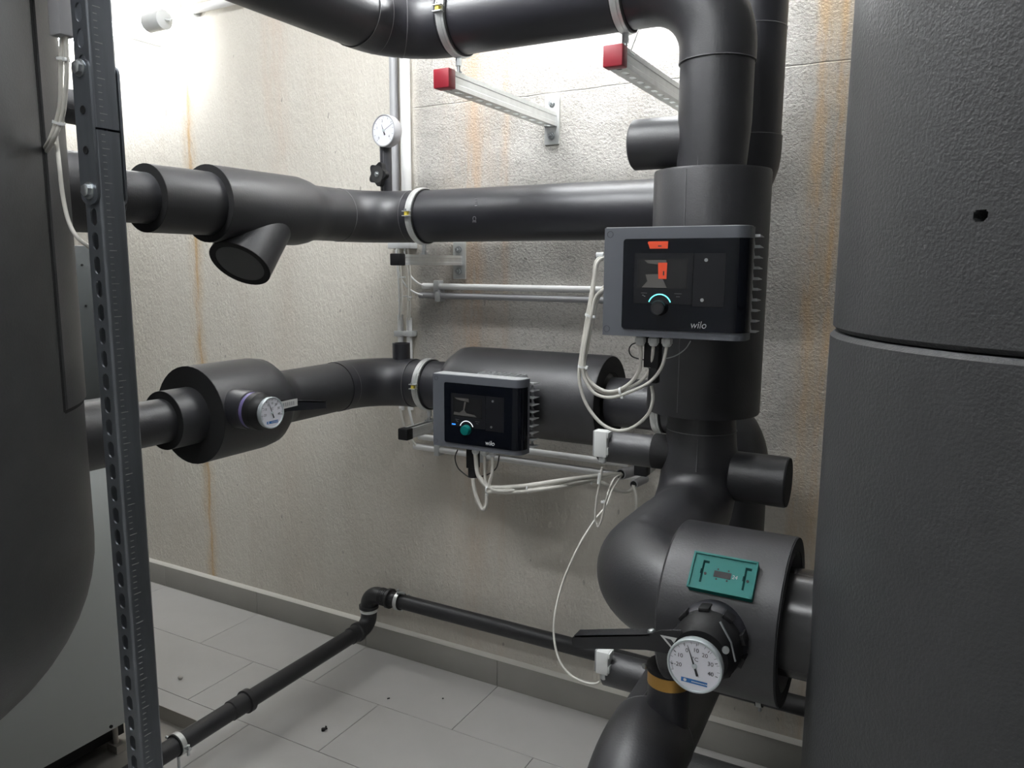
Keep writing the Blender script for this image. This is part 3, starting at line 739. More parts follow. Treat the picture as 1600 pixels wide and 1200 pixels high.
def pump_module(t, X0, zb, Yf, W, H, standing):
    rc = 0.026; front = Yf - 0.003
    plan = [(0, 0), (W - rc, 0)] + [(W - rc + rc * math.sin(math.radians(a)), rc - rc * math.cos(math.radians(a))) for a in range(15, 91, 15)] + [(W, 0.052), (0.0, 0.052)]
    g = G(); prism(g, plan, (X0, Yf, zb), (1, 0, 0), (0, 1, 0), (0, 0, 1), H); ch = obj('chassis', g, CHASS, t)
    g = G(); prism(g, [(0.002, 0.003), (W - rc, 0.003)] + [(W - rc + (rc - 0.003) * math.sin(math.radians(a)), rc - (rc - 0.003) * math.cos(math.radians(a))) for a in range(15, 91, 15)] + [(W - 0.003, 0.0515), (0.002, 0.0515)], (X0, Yf, zb + H), (1, 0, 0), (0, 1, 0), (0, 0, 1), 0.0015); obj('top_cover', g, ALU, t)
    obj('front_panel', wrap_panel(X0, zb, Yf, W, rc, 0.040, W + 0.024, 0.0145, H - 0.021, 0.003, 0.006), GLASSB, t)
    def P(u, v_, l=0.0): return V((X0 + u, front - l, zb + v_))
    def plate(name, u0, u1, v0, v1, th, m, r=0.001, par=None):
        g = G(); prism(g, rrect(u0, u1, v0, v1, r, 3), (X0, front + 0.0002, zb), (1, 0, 0), (0, 0, 1), (0, -1, 0), th + 0.0002); return obj(name, g, m, par or t)
    def disc(name, u, v_, r, th, m, par=None, n=24, l=0.0):
        g = G(); cyl(g, P(u, v_, l - 0.0003), P(u, v_, l + th), r, n); return obj(name, g, m, par or t)
    dp = plate('display_insert', 0.063, 0.1758, 0.064, 0.158, 0.0006, PLATED)
    plate('screen', 0.0706, 0.1657, 0.0925, 0.147, 0.0009, SCREEN, par=dp)
    cv = plate('cover_plate', 0.1772, 0.2345, 0.061, 0.158, 0.0006, PLATED)
    for u, v_ in ((0.1995, 0.1456), (0.195, 0.073)):
        q = disc('screw_recess', u, v_, 0.0053, 0.0008, BLACKP, cv); disc('screw', u + 0.0006, v_, 0.0032, 0.0022, BOLT, cv)
    for u, v_ in ((0.0115, H - 0.012), (0.0085, 0.0125)):
        g = G(); lathe(g, (X0 + u, Yf + 0.0001, zb + v_), (0, -1, 0), [(0, 0.0062), (0.0006, 0.0062), (0.0006, 0.0056), (0, 0.0056)], 28); obj('screw_cap', g, BLACKP, ch)
    # knob and light arc
    kc = (0.115, 0.0566)
    g = G(); lathe(g, P(*kc), (0, -1, 0), [(0, 0), (0, 0.0152), (0.003, 0.0145), (0.012, 0.0138), (0.0135, 0.0128), (0.0135, 0)], 40)
    kb = obj('rotary_knob', g, BLACKG if standing else TEAL, t)
    if standing:
        g = G(); lathe(g, P(kc[0], kc[1], 0.0135), (0, -1, 0), [(0, 0.0115), (0.0006, 0.0115), (0.0006, 0.010), (0, 0.010)], 36); obj('knob_ring', g, PLATED, kb)
    g = G(); pts = []
    for k in range(21):
        a = math.radians(20 + 140 * k / 20); pts.append(P(kc[0] + 0.0222 * math.cos(a), kc[1] + 0.003 + 0.0222 * math.sin(a), 0.0008))
    sweep(g, pts, 0.0011 if standing else 0.0012, 8); obj('light_arc', g, ARCT if standing else ARCW, t)
    # icons
    g = G()
    for u0, u1, v0, v1 in ((0.078, 0.090, 0.0833, 0.0838), (0.143, 0.157, 0.0833, 0.0838)):
        bx(g, X0 + u0, X0 + u1, front - 0.0009, front - 0.0006, zb + v0, zb + v1)
    for u0, u1, v0, v1 in ((0.0805, 0.0835, 0.079, 0.080), (0.0835, 0.0865, 0.0775, 0.0785), (0.0855, 0.0865, 0.0765, 0.0785), (0.147, 0.1482, 0.0775, 0.0785), (0.1495, 0.1507, 0.0775, 0.0785), (0.152, 0.1532, 0.0775, 0.0785)):
        bx(g, X0 + u0, X0 + u1, front - 0.0009, front - 0.0006, zb + v0, zb + v1)
    obj('key_icons', g, LETG, t, smooth=0)
    text('maker_lettering', 'wilo', P(0.190, 0.0265), (1, 0, 0), (0, 0, 1), 0.0135, LETG if standing else LETW, t, 0.0004, shear=0.2, squeeze=0.95)
    if standing:
        for u0, u1, v0, v1, sk_ in ((0.093, 0.1275, 0.1665, 0.180, -0.003), (0.1115, 0.127, 0.1105, 0.1405, -0.001)):
            g = G(); prism(g, [(u0, v0), (u1, v0), (u1 + 0.0005, v1), (u0 + sk_, v1), (u0 + sk_ * 1.5, v1 - 0.002)], (X0, front - 0.0009, zb), (1, 0, 0), (0, 0, 1), (0, -1, 0), 0.0006)
            tb = obj('film_pull_tab', g, ORANGE, t, label='orange pull tab')
            cu, cv_ = (u0 + u1) / 2 + 0.002, v0 + (v1 - v0) * 0.35
            g = G(); bx(g, X0 + cu - (0.0035 if u1 - u0 > 0.02 else 0.0012), X0 + cu + (0.0035 if u1 - u0 > 0.02 else 0.0012), front - 0.0018, front - 0.0014, zb + cv_ - (0.001 if u1 - u0 > 0.02 else 0.004), zb + cv_ + (0.001 if u1 - u0 > 0.02 else 0.004)); obj('tab_mark', g, LETD, tb)
        g = G(); prism(g, [(0.079, 0.094), (0.128, 0.094), (0.121, 0.108), (0.112, 0.1195), (0.086, 0.1185), (0.090, 0.106)], (X0, front - 0.0009, zb), (1, 0, 0), (0, 0, 1), (0, -1, 0), 0.0003); obj('protective_film', g, FILM, dp)
        g = G(); prism(g, [(0.083, 0.145), (0.125, 0.1455), (0.127, 0.1385), (0.108, 0.1375), (0.090, 0.1395)], (X0, front - 0.0009, zb), (1, 0, 0), (0, 0, 1), (0, -1, 0), 0.0003); obj('protective_film', g, FILM, dp)
    else:
        for pp in ([(0.075, 0.146), (0.122, 0.146), (0.123, 0.136), (0.100, 0.139), (0.084, 0.141)], [(0.072, 0.097), (0.148, 0.0955), (0.142, 0.101), (0.115, 0.104), (0.108, 0.112), (0.114, 0.136), (0.108, 0.136), (0.104, 0.113), (0.092, 0.104), (0.074, 0.105)]):
            g = G(); prism(g, pp, (X0, front - 0.0009, zb), (1, 0, 0), (0, 0, 1), (0, -1, 0), 0.0003); obj('protective_film', g, FILM, dp)
        plate('status_led', 0.0665, 0.0785, 0.0675, 0.0705, 0.001, LEDB, 0.0004)
    # finned heat sink behind the chassis
    hs = G(); bx(hs, X0 + 0.012, X0 + W - 0.008, Yf + 0.052, Yf + 0.066, zb + 0.006, zb + H - 0.006); core = obj('heat_sink', hs, ALU, t)
    nf = 10
    for k in range(nf):
        z = zb + 0.012 + (H - 0.03) * k / (nf - 1)
        g = G(); prism(g, [(0, 0.0), (0.0050, 0.0), (0.0014, -0.036), (0.0004, -0.036)], (X0 + 0.012, Yf + 0.060, z), (0, 0, 1), (0, -1, 0), (1, 0, 0), W - 0.004)
        if k < nf - 1: prism(g, [(0.030, 0.004), (0.046, 0.0), (0.036, 0.014), (0.030, 0.016)], (X0 + W - 0.009, Yf + 0.050, z), (0, 1, 0), (0, 0, 1), (1, 0, 0), 0.002)
        obj('fin', g, ALU, core)
    for k in range(9):
        xx = X0 + 0.115 + k * 0.0165
        g = G(); prism(g, [(0, 0), (0.05, 0), (0.05, 0.003), (0.042, 0.009), (0, 0.009)], (xx, Yf + 0.056, zb + H - 0.006), (0, 1, 0), (0, 0, 1), (1, 0, 0), 0.003); obj('top_fin', g, ALU, core)
def gland(t, x, y, ztop):
    g = G(); lathe(g, (x, y, ztop + 0.001), (0, 0, -1), [(0, 0), (0, 0.0088), (0.006, 0.0088), (0.006, 0)], 24)
    b_ = obj('gland', g, GREYP, t)
    g = G(); lathe(g, (x, y, ztop - 0.005), (0, 0, -1), [(0, 0), (0, 0.0108), (0.009, 0.0108), (0.009, 0)], 6, 0.2); obj('gland_nut', g, WHITEP, b_, smooth=20)
    g = G(); lathe(g, (x, y, ztop - 0.013), (0, 0, -1), [(0, 0), (0, 0.0096), (0.004, 0.0088), (0.007, 0.006), (0.007, 0)], 20); obj('gland_dome', g, WHITEP, b_)

# standing pump on the column
MW, MH = 0.273, 0.206
Y1 = -0.85
t1 = thing('circulation_pump', (CX, TY, 1.18), 'larger-looking pump on the upright pipe, control box with cyan arc and orange tab', 'pump')
g = G(); lathe(g, (CX, TY, 1.178), (0, 0, 1), [(0, 0.07), (0, 0.1235), (0.004, 0.125), (0.523, 0.125), (0.528, 0.1235), (0.528, 0.07)], 64); shell = obj('insulation_shell', g, FOAM, t1)
g = G(); cyl(g, (CX, TY, 1.180), (CX, TY, 1.182), 0.118, 48); cyl(g, (CX, TY, 1.702), (CX, TY, 1.7035), 0.118, 48); obj('end_face', g, FOAMCUT, shell)
a = math.radians(-100)
lineseam(shell, [(CX + 0.125 * math.cos(a), TY + 0.125 * math.sin(a), 1.19), (CX + 0.125 * math.cos(a), TY + 0.125 * math.sin(a), 1.70)], 0.0009)
g = G(); cyl(g, (CX, TY, 1.47), (CX, Y1 + 0.06, 1.47), 0.062, 36); obj('motor', g, CHASS, t1)
M1X, M1Z = -0.5755, 1.3675
pump_module(t1, M1X, M1Z, Y1, MW, MH, True)
g1 = [at(1000.5, 540, Y=Y1 + 0.03).x, at(1021, 540, Y=Y1 + 0.03).x, at(1042, 540, Y=Y1 + 0.03).x]
for xx in g1: gland(t1, xx, Y1 + 0.03, M1Z)
p = at(1018, 570, Y=Y1 + 0.045)
g = G(); bx(g, p.x - 0.014, p.x + 0.016, Y1 + 0.036, Y1 + 0.062, p.z - 0.005, M1Z + 0.002, 0.002); bx(g, p.x - 0.004, p.x + 0.014, Y1 + 0.038, Y1 + 0.058, p.z - 0.036, p.z - 0.004, 0.002); obj('black_connector', g, BLACKP, t1)
# horizontal pump on the lower run
Y2 = -0.46
t2 = thing('circulation_pump', (-1.07, UY, LZ2 - 0.13), 'pump lying in the lower pipe, control box with green knob and blue light', 'pump')
g = G(); lathe(g, (-1.345, UY, LZ2), (1, 0, 0), [(0, 0), (0, 0.080), (0.012, 0.105), (0.045, 0.128), (0.07, 0.132), (0.535, 0.132), (0.540, 0.130), (0.540, 0.085), (0.53, 0.08), (0.53, 0)], 56); sh2 = obj('insulation_shell', g, FOAM, t2)
g = G(); lathe(g, (-0.806, UY, LZ2), (1, 0, 0), [(0, 0.084), (0.0012, 0.084), (0.0012, 0.129), (0, 0.129)], 56); obj('end_face', g, FOAMCUT, sh2)
g = G(); cyl(g, (-1.10, UY, LZ2 - 0.02), (-1.10, Y2 + 0.06, LZ2 - 0.02), 0.062, 36); obj('motor', g, CHASS, t2)
M2X, M2Z = -1.249, 0.988
pump_module(t2, M2X, M2Z, Y2, MW + 0.012, MH + 0.002, False)
g2 = [at(743, 714, Y=Y2 + 0.03).x, at(757, 715, Y=Y2 + 0.03).x, at(769.5, 717, Y=Y2 + 0.03).x]
for xx in g2: gland(t2, xx, Y2 + 0.03, M2Z)
p = at(738, 725, Y=Y2 + 0.045)
g = G(); bx(g, p.x - 0.016, p.x + 0.016, Y2 + 0.036, Y2 + 0.062, p.z - 0.012, M2Z + 0.002, 0.002); bx(g, p.x - 0.011, p.x + 0.013, Y2 + 0.038, Y2 + 0.058, p.z - 0.040, p.z - 0.011, 0.002); obj('black_connector', g, BLACKP, t2)

# ------------------------------------------------------------------ wall brackets and pipe clamps
def bracket(x, z, ylen, s, capm, label, base_h=0.15, slots=True):
    t = thing('wall_bracket', (x, 0, z), label, 'bracket', 'galvanised cantilever brackets')
    g = G(); bx(g, x - 0.022, x + 0.028, -0.007, 0.0, z - base_h / 2, z + base_h / 2, 0.0015); bp = obj('base_plate', g, GALV, t)
    for dz in (-base_h / 2 + 0.026, base_h / 2 - 0.026):
        g = G(); cyl(g, (x + 0.003, -0.007, z + dz), (x + 0.003, -0.0095, z + dz), 0.0125, 24)
        lathe(g, (x + 0.003, -0.0095, z + dz), (0, -1, 0), [(0, 0), (0, 0.0095), (0.008, 0.0095), (0.008, 0.005), (0.018, 0.0045), (0.018, 0)], 6); obj('anchor_bolt', g, BOLT, bp)
    g = G(); h = s / 2; th = 0.0025
    # side webs with folded ribs, slotted lower flange, open top with lips
    for sx_ in (-1, 1):
        poly = [(sx_ * h, -h), (sx_ * h, -h * 0.45), (sx_ * (h - 0.0015), -h * 0.38), (sx_ * (h - 0.0015), h * 0.38), (sx_ * h, h * 0.45), (sx_ * h, h), (sx_ * (h - 0.009), h), (sx_ * (h - 0.009), h - th), (sx_ * (h - th - 0.001), h - th), (sx_ * (h - th - 0.001), -h)]
        prism(g, poly, (x, -0.006, z), (1, 0, 0), (0, 0, 1), (0, -1, 0), ylen - 0.006)
    n = max(1, int((ylen - 0.01) / 0.05)); pitch = (ylen - 0.008) / n
    slot_plate(g, (x, -0.006, z - h), (1, 0, 0), (0, -1, 0), (0, 0, -1), s - 0.001, pitch, n, 0.014, 0.030, th)
    obj('channel', g, GALV, t, smooth=25)
    g = G(); bx(g, x - h - 0.002, x + h + 0.002, -ylen - 0.004, -ylen + 0.028, z - h - 0.002, z + h + 0.002, 0.003); obj('end_cap', g, capm, t)
    return t
BX1 = -1.106
bracket(BX1, 1.953, 0.617, 0.042, REDC, 'red-capped bracket near the middle of the picture under the top pipe')
BX2 = at(957, 88, Y=-0.621).x
bracket(BX2, 1.953, 0.617, 0.042, REDC, 'red-capped bracket half hidden by the upright pipe elbow')
BX3 = -1.451
bracket(BX3, 1.518, 0.360, 0.032, BLACKP, 'black-capped bracket under the upper wall pipe', 0.125)
BX4 = -1.432
bracket(BX4, 0.979, 0.360, 0.032, BLACKP, 'black-capped bracket left of the horizontal pump box', 0.125)
c5 = at(1001, 733.5, Y=-0.36)
bracket(c5.x, c5.z, 0.360, 0.032, BLACKP, 'black-capped bracket beside the lower stub with the white sensor', 0.125)

def clamp(c, ax, r, zrod, label, w=0.022, gapdir=None, rod_r=0.0045, tag=True):
    """two-part clamp ring on a pipe along X, threaded rod down to zrod"""
    c = V(c)
    t = thing('pipe_clamp', (c.x, c.y, zrod), label, 'clamp', 'galvanised pipe clamps')
    for nm, r0, r1, ww, m in (('rubber_lining', r + 0.0002, r + 0.0045, w + 0.008, RUBBER), ('clamp_band', r + 0.0046, r + 0.0072, w, GALV)):
        g = G(); lathe(g, c - V(ax) * ww / 2, ax, [(0, r0), (0, r1), (ww * 0.3, r1), (ww * 0.34, r1 + (0.0012 if m is GALV else 0)), (ww * 0.66, r1 + (0.0012 if m is GALV else 0)), (ww * 0.7, r1), (ww, r1), (ww, r0), (0, r0)], 56); bnd = obj(nm, g, m, t)
    # clamp ears with screw on the viewer's side
    e = c + V((0, -(r + 0.009), 0.006))
    g = G(); bx(g, e.x - 0.012, e.x + 0.012, e.y - 0.010, e.y + 0.008, e.z + 0.004, e.z + 0.0065); bx(g, e.x - 0.012, e.x + 0.012, e.y - 0.010, e.y + 0.008, e.z - 0.010, e.z - 0.0075); obj('clamp_ear', g, GALV, bnd)
    g = G(); bx(g, e.x - 0.005, e.x + 0.005, e.y - 0.007, e.y + 0.004, e.z - 0.0078, e.z + 0.0042); obj('safety_clip', g, YELL, bnd)
    g = G(); cyl(g, e + V((-0.003, -0.004, 0.0065)), e + V((-0.003, -0.004, 0.012)), 0.004, 12); obj('screw', g, BOLT, bnd)
    g = G(); cyl(g, (c.x, c.y, c.z - r - 0.006), (c.x, c.y, c.z - r - 0.028), 0.008, 6); obj('rod_nut', g, BOLT, t, smooth=20)
    g = G(); cyl(g, (c.x, c.y, c.z - r - 0.02), (c.x, c.y, zrod), rod_r, 12); rd = obj('threaded_rod', g, BOLT, t)
    g = G(); lathe(g, (c.x, c.y, zrod + 0.001), (0, 0, 1), [(0, 0), (0, 0.016), (0.002, 0.016), (0.002, 0.009), (0.009, 0.009), (0.009, 0)], 20); obj('foot_nut', g, BOLT, rd)
    return t
clamp((BX1, TY, TZ), (1, 0, 0), RP, 1.974, 'steel clamp of the top pipe above the middle red-capped bracket')
clamp((BX2 - 0.002, TY, TZ), (1, 0, 0), RP, 1.974, 'steel clamp of the top pipe beside the elbow over the column')
clamp((BX3, UY, UZ), (1, 0, 0), RP, 1.534, 'steel clamp with yellow clip on the upper wall pipe')
clamp((BX4 - 0.005, UY, LZ2), (1, 0, 0), RP - 0.003, 0.995, 'steel clamp with yellow clip left of the horizontal pump')
clamp((c5.x + 0.005, UY, LZ2), (1, 0, 0), 0.070, c5.z + 0.016, 'steel clamp right of the horizontal pump, behind the cable loop')
g = G(); sweep(g, [at(998, 46, Y=TY - 0.04), at(985, 80, Y=TY - 0.05), at(992, 87, Y=TY - 0.05)], 0.0018, 8)
obj('tie_wire', g, GALV, label='thin steel wire beside the rod of the right red-capped bracket', cat='wire')

# ------------------------------------------------------------------ dials
def dial(t, c, n, up, r, depth, rimm, kind):
    c, n, up = V(c), V(n).normalized(), V(up).normalized(); ux = up.cross(n).normalized()
    g = G(); lathe(g, c - n * depth, n, [(0, 0), (0, r * 0.9), (depth * 0.2, r * 0.97), (depth * 0.75, r), (depth, r), (depth + 0.0018, r * 0.985), (depth + 0.0018, r * 0.93), (depth - 0.001, r * 0.90), (depth - 0.001, 0)], 56)
    case = obj('case', g, rimm, t)
    g = G(); cyl(g, c - n * 0.0015, c - n * 0.0004, r * 0.91, 48); face = obj('dial_face', g, DIALW, t)
    def pol(a, q): return c + ux * (math.sin(math.radians(a)) * q * r) + up * (math.cos(math.radians(a)) * q * r)
    g = G()
    if kind == 'therm':
        labs = list(zip(('-20', '10', '0', '10', '20', '30', '40'), (-97, -62, -29, 3, 36, 69, 104)))
        for k in range(0, 61):
            a = -112 + k * 3.4
            if a > 96: break
            L = 0.10 if k % 5 == 0 else 0.05
            p0, p1 = pol(a, 0.80 - L * 0.0), pol(a, 0.80 + L)
            if k % 5 == 0 or a < -90: sweep(g, [p0, p1], 0.00022, 4)
        for s_, a in labs:
            sweep(g, [pol(a, 0.77), pol(a, 0.86)], 0.0004, 5)
            text('dial_number', s_, pol(a, 0.60), ux, up, r * 0.155, LETD, face, 0.0002)
        sweep(g, [pol(-62 - 8, 0.60 + 0.13), pol(-62 - 8, 0.60 + 0.18)], 0.0004, 5)
        text('dial_number', '°C', pol(4, 0.26), ux, up, r * 0.15, LETD, face, 0.0002)
        lb = G(); prism(lb, [(-0.46, -0.09), (0.48, -0.09), (0.48, 0.07), (-0.46, 0.07)], c - up * r * 0.58 - ux * r * 0.0, ux * r, up * r, n, 0.0002); lab = obj('maker_label', lb, BLUE, face)
        lb = G(); prism(lb, [(-0.10 + 0.06 * math.cos(a), 0.055 * math.sin(a)) for a in [2 * math.pi * k / 12 for k in range(12)]], c - up * r * 0.59 - ux * r * 0.22, ux * r, up * r, n, 0.0004)
        for k in range(11): prism(lb, [(-0.08 + k * 0.052, -0.022), (-0.045 + k * 0.052, -0.022), (-0.045 + k * 0.052, 0.016), (-0.08 + k * 0.052, 0.016)], c - up * r * 0.59, ux * r, up * r, n, 0.0004)
        obj('label_print', lb, LETW, lab)
        na, nl, nt_ = -20, 0.80, 0.36
        hub = [(0, 0), (0, r * 0.10), (0.002, r * 0.08), (0.003, 0)]
    else:
        for k in range(11):
            a = -135 + k * 27; sweep(g, [pol(a, 0.74), pol(a, 0.86)], 0.0004, 5)
        for a, s_ in ((-135, '0'), (-70, '1'), (-10, '2'), (130, '4')):
            text('dial_number', s_, pol(a, 0.60), ux, up, r * 0.16, LETD, face, 0.0002)
        sweep(g, [pol(64, 0.1), pol(64, 0.86)], 0.0005, 5)
        na, nl, nt_ = -22, 0.42, 0.30
        hub = [(0, 0), (0, r * 0.10), (0.0015, r * 0.08), (0.002, 0)]
    obj('scale', g, LETD, face)
    p0, p1 = pol(na, nl), pol(na + 180, nt_)
    s_ = (p1 - p0).cross(n).normalized()
    g = G(); v = [p0 + n * 0.0012, p0 + n * 0.0016 + s_ * 0.0002, c + n * 0.0014 + s_ * 0.0012, p1 + n * 0.0014 + s_ * (0.0018 if kind == 'therm' else 0.003), p1 + n * 0.0014 - s_ * (0.0018 if kind == 'therm' else 0.003), c + n * 0.0014 - s_ * 0.0012]
    vv = v + [q - n * 0.0006 for q in v]; k = len(v)
    g.add(vv, [tuple(range(k)), tuple(range(2 * k - 1, k - 1, -1))] + [(i, (i + 1) % k, (i + 1) % k + k, i + k) for i in range(k)]); obj('needle', g, LETD, face)
    g = G(); lathe(g, c, n, hub, 20); obj('hub', g, DIALR, face)
    return case

# big thermometer in the lever of the tank valve
DC = at(1085, 1041, Y=-1.262); DC.z = max(DC.z, 0.0)
t = thing('thermometer_valve', (DC.x, -1.16, DC.z - 0.05), 'round white thermometer with black lever on the valve drum, reading near zero', 'thermometer')
AX = DC.x; AZ = DC.z
g = G(); lathe(g, (AX, -1.12, AZ), (0, -1, 0), [(0, 0), (0, 0.054), (0.055, 0.053), (0.060, 0.050), (0.060, 0)], 40); st = obj('valve_neck', g, FOAM2, t)
for k in range(9):
    a = math.radians(20 + 40 * k); g = G(); box(g, (AX + 0.052 * math.cos(a), -1.178, AZ + 0.052 * math.sin(a)), (0.016, 0.022, 0.006), M.Rotation(-(a - math.pi / 2), 3, 'Y'), 0.001); obj('grip_rib', g, BLACKP, st)
g = G(); lathe(g, (AX, -1.176, AZ), (0, -1, 0), [(0, 0), (0, 0.050), (0.03, 0.049), (0.036, 0.044), (0.058, 0.040), (0.058, 0)], 36); obj('handle_hub', g, BLACKP, t)
dial(t, (AX, -1.262, AZ), (0, -1, 0), (0, 0, 1), 0.0395, 0.016, DIALR, 'therm')
# lever pointing left
l0 = V((AX - 0.025, -1.225, AZ + 0.018)); l1 = at(897, 1000, Y=-1.225)
ld = (l1 - l0).normalized(); lu = V((0, -1, 0)).cross(ld).normalized()
if lu.z < 0: lu = -lu
Lc = (l1 - l0).length
side = [(0, 0.016), (0.03, 0.0165), (0.06, 0.010), (Lc * 0.55, 0.011), (Lc - 0.012, 0.0105), (Lc - 0.003, 0.008), (Lc, 0.002), (Lc, -0.006), (Lc - 0.006, -0.0105), (Lc * 0.55, -0.0115), (0.06, -0.013), (0.03, -0.018), (0, -0.02)]
g = G(); prism(g, side, l0 + V((0, -0.008, 0)), ld, lu, (0, 1, 0), 0.003); prism(g, [(s, q) for s, q in side[2:8]] + [(Lc, 0.0), (0.06, 0.0)], l0 + V((0, 0.012, 0)), ld, lu, (0, 1, 0), 0.003)
prism(g, [(0.05, 0.0085), (Lc - 0.006, 0.0075), (Lc - 0.006, 0.0105), (0.05, 0.0112)], l0 + V((0, -0.008, 0)), ld, lu, (0, 1, 0), 0.023)
lv = obj('lever', g, BLACKG, t)
sp = l0 + ld * 0.05 + lu * 0.011; g = G(); lathe(g, sp + V((0, 0.002, 0)), lu, [(0, 0), (0, 0.006), (0.003, 0.005), (0.0045, 0)], 20); obj('rivet', g, BOLT, lv)
g = G(); prism(g, [(0.004, 0.004), (0.033, 0.010), (0.018, -0.014), (0.0, -0.016)], l0 + V((0, -0.0085, 0)), ld, lu, (0, 1, 0), 0.0004); stk = obj('sticker', g, STICK, lv)
g = G(); prism(g, [(0.018, 0.003), (0.027, 0.006), (0.017, -0.010), (0.011, -0.009)], l0 + V((0, -0.0088, 0)), ld, lu, (0, 1, 0), 0.0003); obj('sticker_print', g, LETD, stk)
g = G(); p = V((AX + 0.036, -1.236, AZ + 0.022)); lathe(g, p, (0.3, -1, 0.1), [(0, 0), (0, 0.0052), (0.004, 0.0048), (0.004, 0)], 16); obj('screw', g, BOLT, t)
g = G(); sweep(g, [(AX + 0.022, -1.216, AZ + 0.052), (AX + 0.040, -1.222, AZ + 0.028), (AX + 0.046, -1.216, AZ - 0.002)], 0.0016, 8); obj('spring_clip', g, BOLT, t)

# small drain valve with brass ring on the lowest pipe
bp_ = at(1046, 1052, Y=-0.93)
t = thing('drain_valve', (bp_.x, -0.93, bp_.z - 0.08), 'black stub with a brass ring below the big thermometer', 'valve')
g = G(); lathe(g, (bp_.x, -0.93, LZD + 0.04), (0, 0, 1), [(0, 0), (0, 0.040), (bp_.z - 0.017 - LZD - 0.04, 0.040), (bp_.z - 0.017 - LZD - 0.04, 0)], 36); obj('insulated_stub', g, FOAM2, t)
g = G(); lathe(g, (bp_.x, -0.93, bp_.z - 0.017), (0, 0, 1), [(0, 0), (0, 0.041), (0.024, 0.041), (0.026, 0.039), (0.026, 0)], 36); obj('brass_ring', g, BRASS, t)
g = G(); lathe(g, (bp_.x, -0.93, bp_.z + 0.009), (0, 0, 1), [(0, 0), (0, 0.043), (0.008, 0.043), (0.012, 0.036), (0.012, 0)], 36); obj('locking_ring', g, BLACKP, t)
p = V((bp_.x - 0.043, -0.945, bp_.z + 0.01)); g = G(); lathe(g, p, (-0.5, -0.8, 0.2), [(0, 0), (0, 0.0055), (0.004, 0.005), (0.006, 0)], 16); obj('screw', g, BOLT, t)

# small thermometer on the fat sleeve of the lower pipe
SC_ = at(425, 645, X=-1.425)
t = thing('thermometer_valve', (-1.5, SC_.y, SC_.z - 0.05), 'small round thermometer with lever on the fat sleeve of the lower left pipe', 'thermometer')
g = G(); lathe(g, (-1.56, SC_.y, SC_.z), (1, 0, 0), [(0, 0), (0, 0.050), (0.065, 0.049), (0.068, 0.045), (0.068, 0)], 36); obj('valve_neck', g, FOAM2, t)
g = G(); lathe(g, (-1.492, SC_.y, SC_.z), (1, 0, 0), [(0, 0), (0, 0.046), (0.012, 0.046), (0.012, 0)], 36); obj('purple_ring', g, PURPLE, t)
g = G(); lathe(g, (-1.48, SC_.y, SC_.z), (1, 0, 0), [(0, 0), (0, 0.047), (0.02, 0.047), (0.026, 0.040), (0.04, 0.036), (0.04, 0)], 36); obj('handle_hub', g, BLACKP, t)
dial(t, (-1.425, SC_.y, SC_.z), (1, 0, 0), (0, 0, 1), 0.0395, 0.014, DIALR, 'therm')
l1 = at(510, 629, X=-1.45); Lc = l1.y - SC_.y; z0 = SC_.z + 0.004
side = [(0, 0.018), (0.06, 0.016), (Lc, l1.z - z0 + 0.003), (Lc, l1.z - z0 - 0.016), (0.08, -0.016), (0, -0.022)]
g = G(); prism(g, side, (-1.455, SC_.y, z0), (0, 1, 0), (0, 0, 1), (1, 0, 0), 0.003)
prism(g, [(0, 0.018), (0.06, 0.016), (Lc, l1.z - z0 + 0.003), (Lc, l1.z - z0), (0.06, 0.013), (0, 0.015)], (-1.475, SC_.y, z0), (0, 1, 0), (0, 0, 1), (1, 0, 0), 0.023); lv = obj('lever', g, BLACKG, t)
g = G(); prism(g, [(0.035, 0.013), (0.115, 0.013), (0.115, -0.006), (0.035, -0.008)], (-1.4518, SC_.y, z0), (0, 1, 0), (0, 0, 1), (1, 0, 0), 0.0006); stk = obj('sticker', g, STICK, lv)
g = G()
for k in range(9): prism(g, [(0.043 + k * 0.007, 0.008), (0.047 + k * 0.007, 0.008), (0.047 + k * 0.007, -0.002), (0.043 + k * 0.007, -0.002)], (-1.4512, SC_.y, z0), (0, 1, 0), (0, 0, 1), (1, 0, 0), 0.0003)
obj('sticker_print', g, LETG, stk, smooth=0)

# pressure gauge on the upper pipe
GC = at(603, 205, Y=UY - 0.02); PX = at(603, 260, Y=UY).x
t = thing('pressure_gauge', (PX, UY, UZ + RP), 'white pressure gauge on a black stub with star-shaped valve knob', 'gauge')
g = G(); cyl(g, (PX, UY, UZ + RP - 0.02), (PX, UY, GC.z - 0.03), 0.019, 24); pst = obj('insulated_stub', g, FOAM2, t)
lineseam(pst, [(PX + 0.004, UY - 0.0187, UZ + RP), (PX + 0.004, UY - 0.0187, GC.z - 0.035)], 0.0008)
dial(t, (GC.x, UY - 0.032, GC.z), (-0.10, -1, 0), (0, 0, 1), 0.0500, 0.036, CONDG, 'press')
kc = at(589, 272, Y=UY - 0.055); vd = V((-0.15, -1, 0)).normalized()
g = G(); kx, ky, kz = frame(vd); pts = []
for k in range(50):
    a = 2 * math.pi * k / 50; r = 0.0335 + 0.0055 * math.cos(5 * a + 0.6); pts.append((r * math.cos(a), r * math.sin(a)))
prism(g, pts, kc - kz * 0.016, kx, ky, kz, 0.016); kn = obj('star_knob', g, BLACKP, t)
g = G(); lathe(g, kc, kz, [(0, 0.027), (0.0008, 0.027), (0.0003, 0.014), (0.0003, 0.0)], 28); obj('knob_dish', g, RUBBER, kn)
g = G(); lathe(g, kc, kz, [(0, 0), (0, 0.009), (0.003, 0.009), (0.003, 0.0045), (0.007, 0.004), (0.007, 0)], 16); obj('knob_screw', g, BOLT, kn)
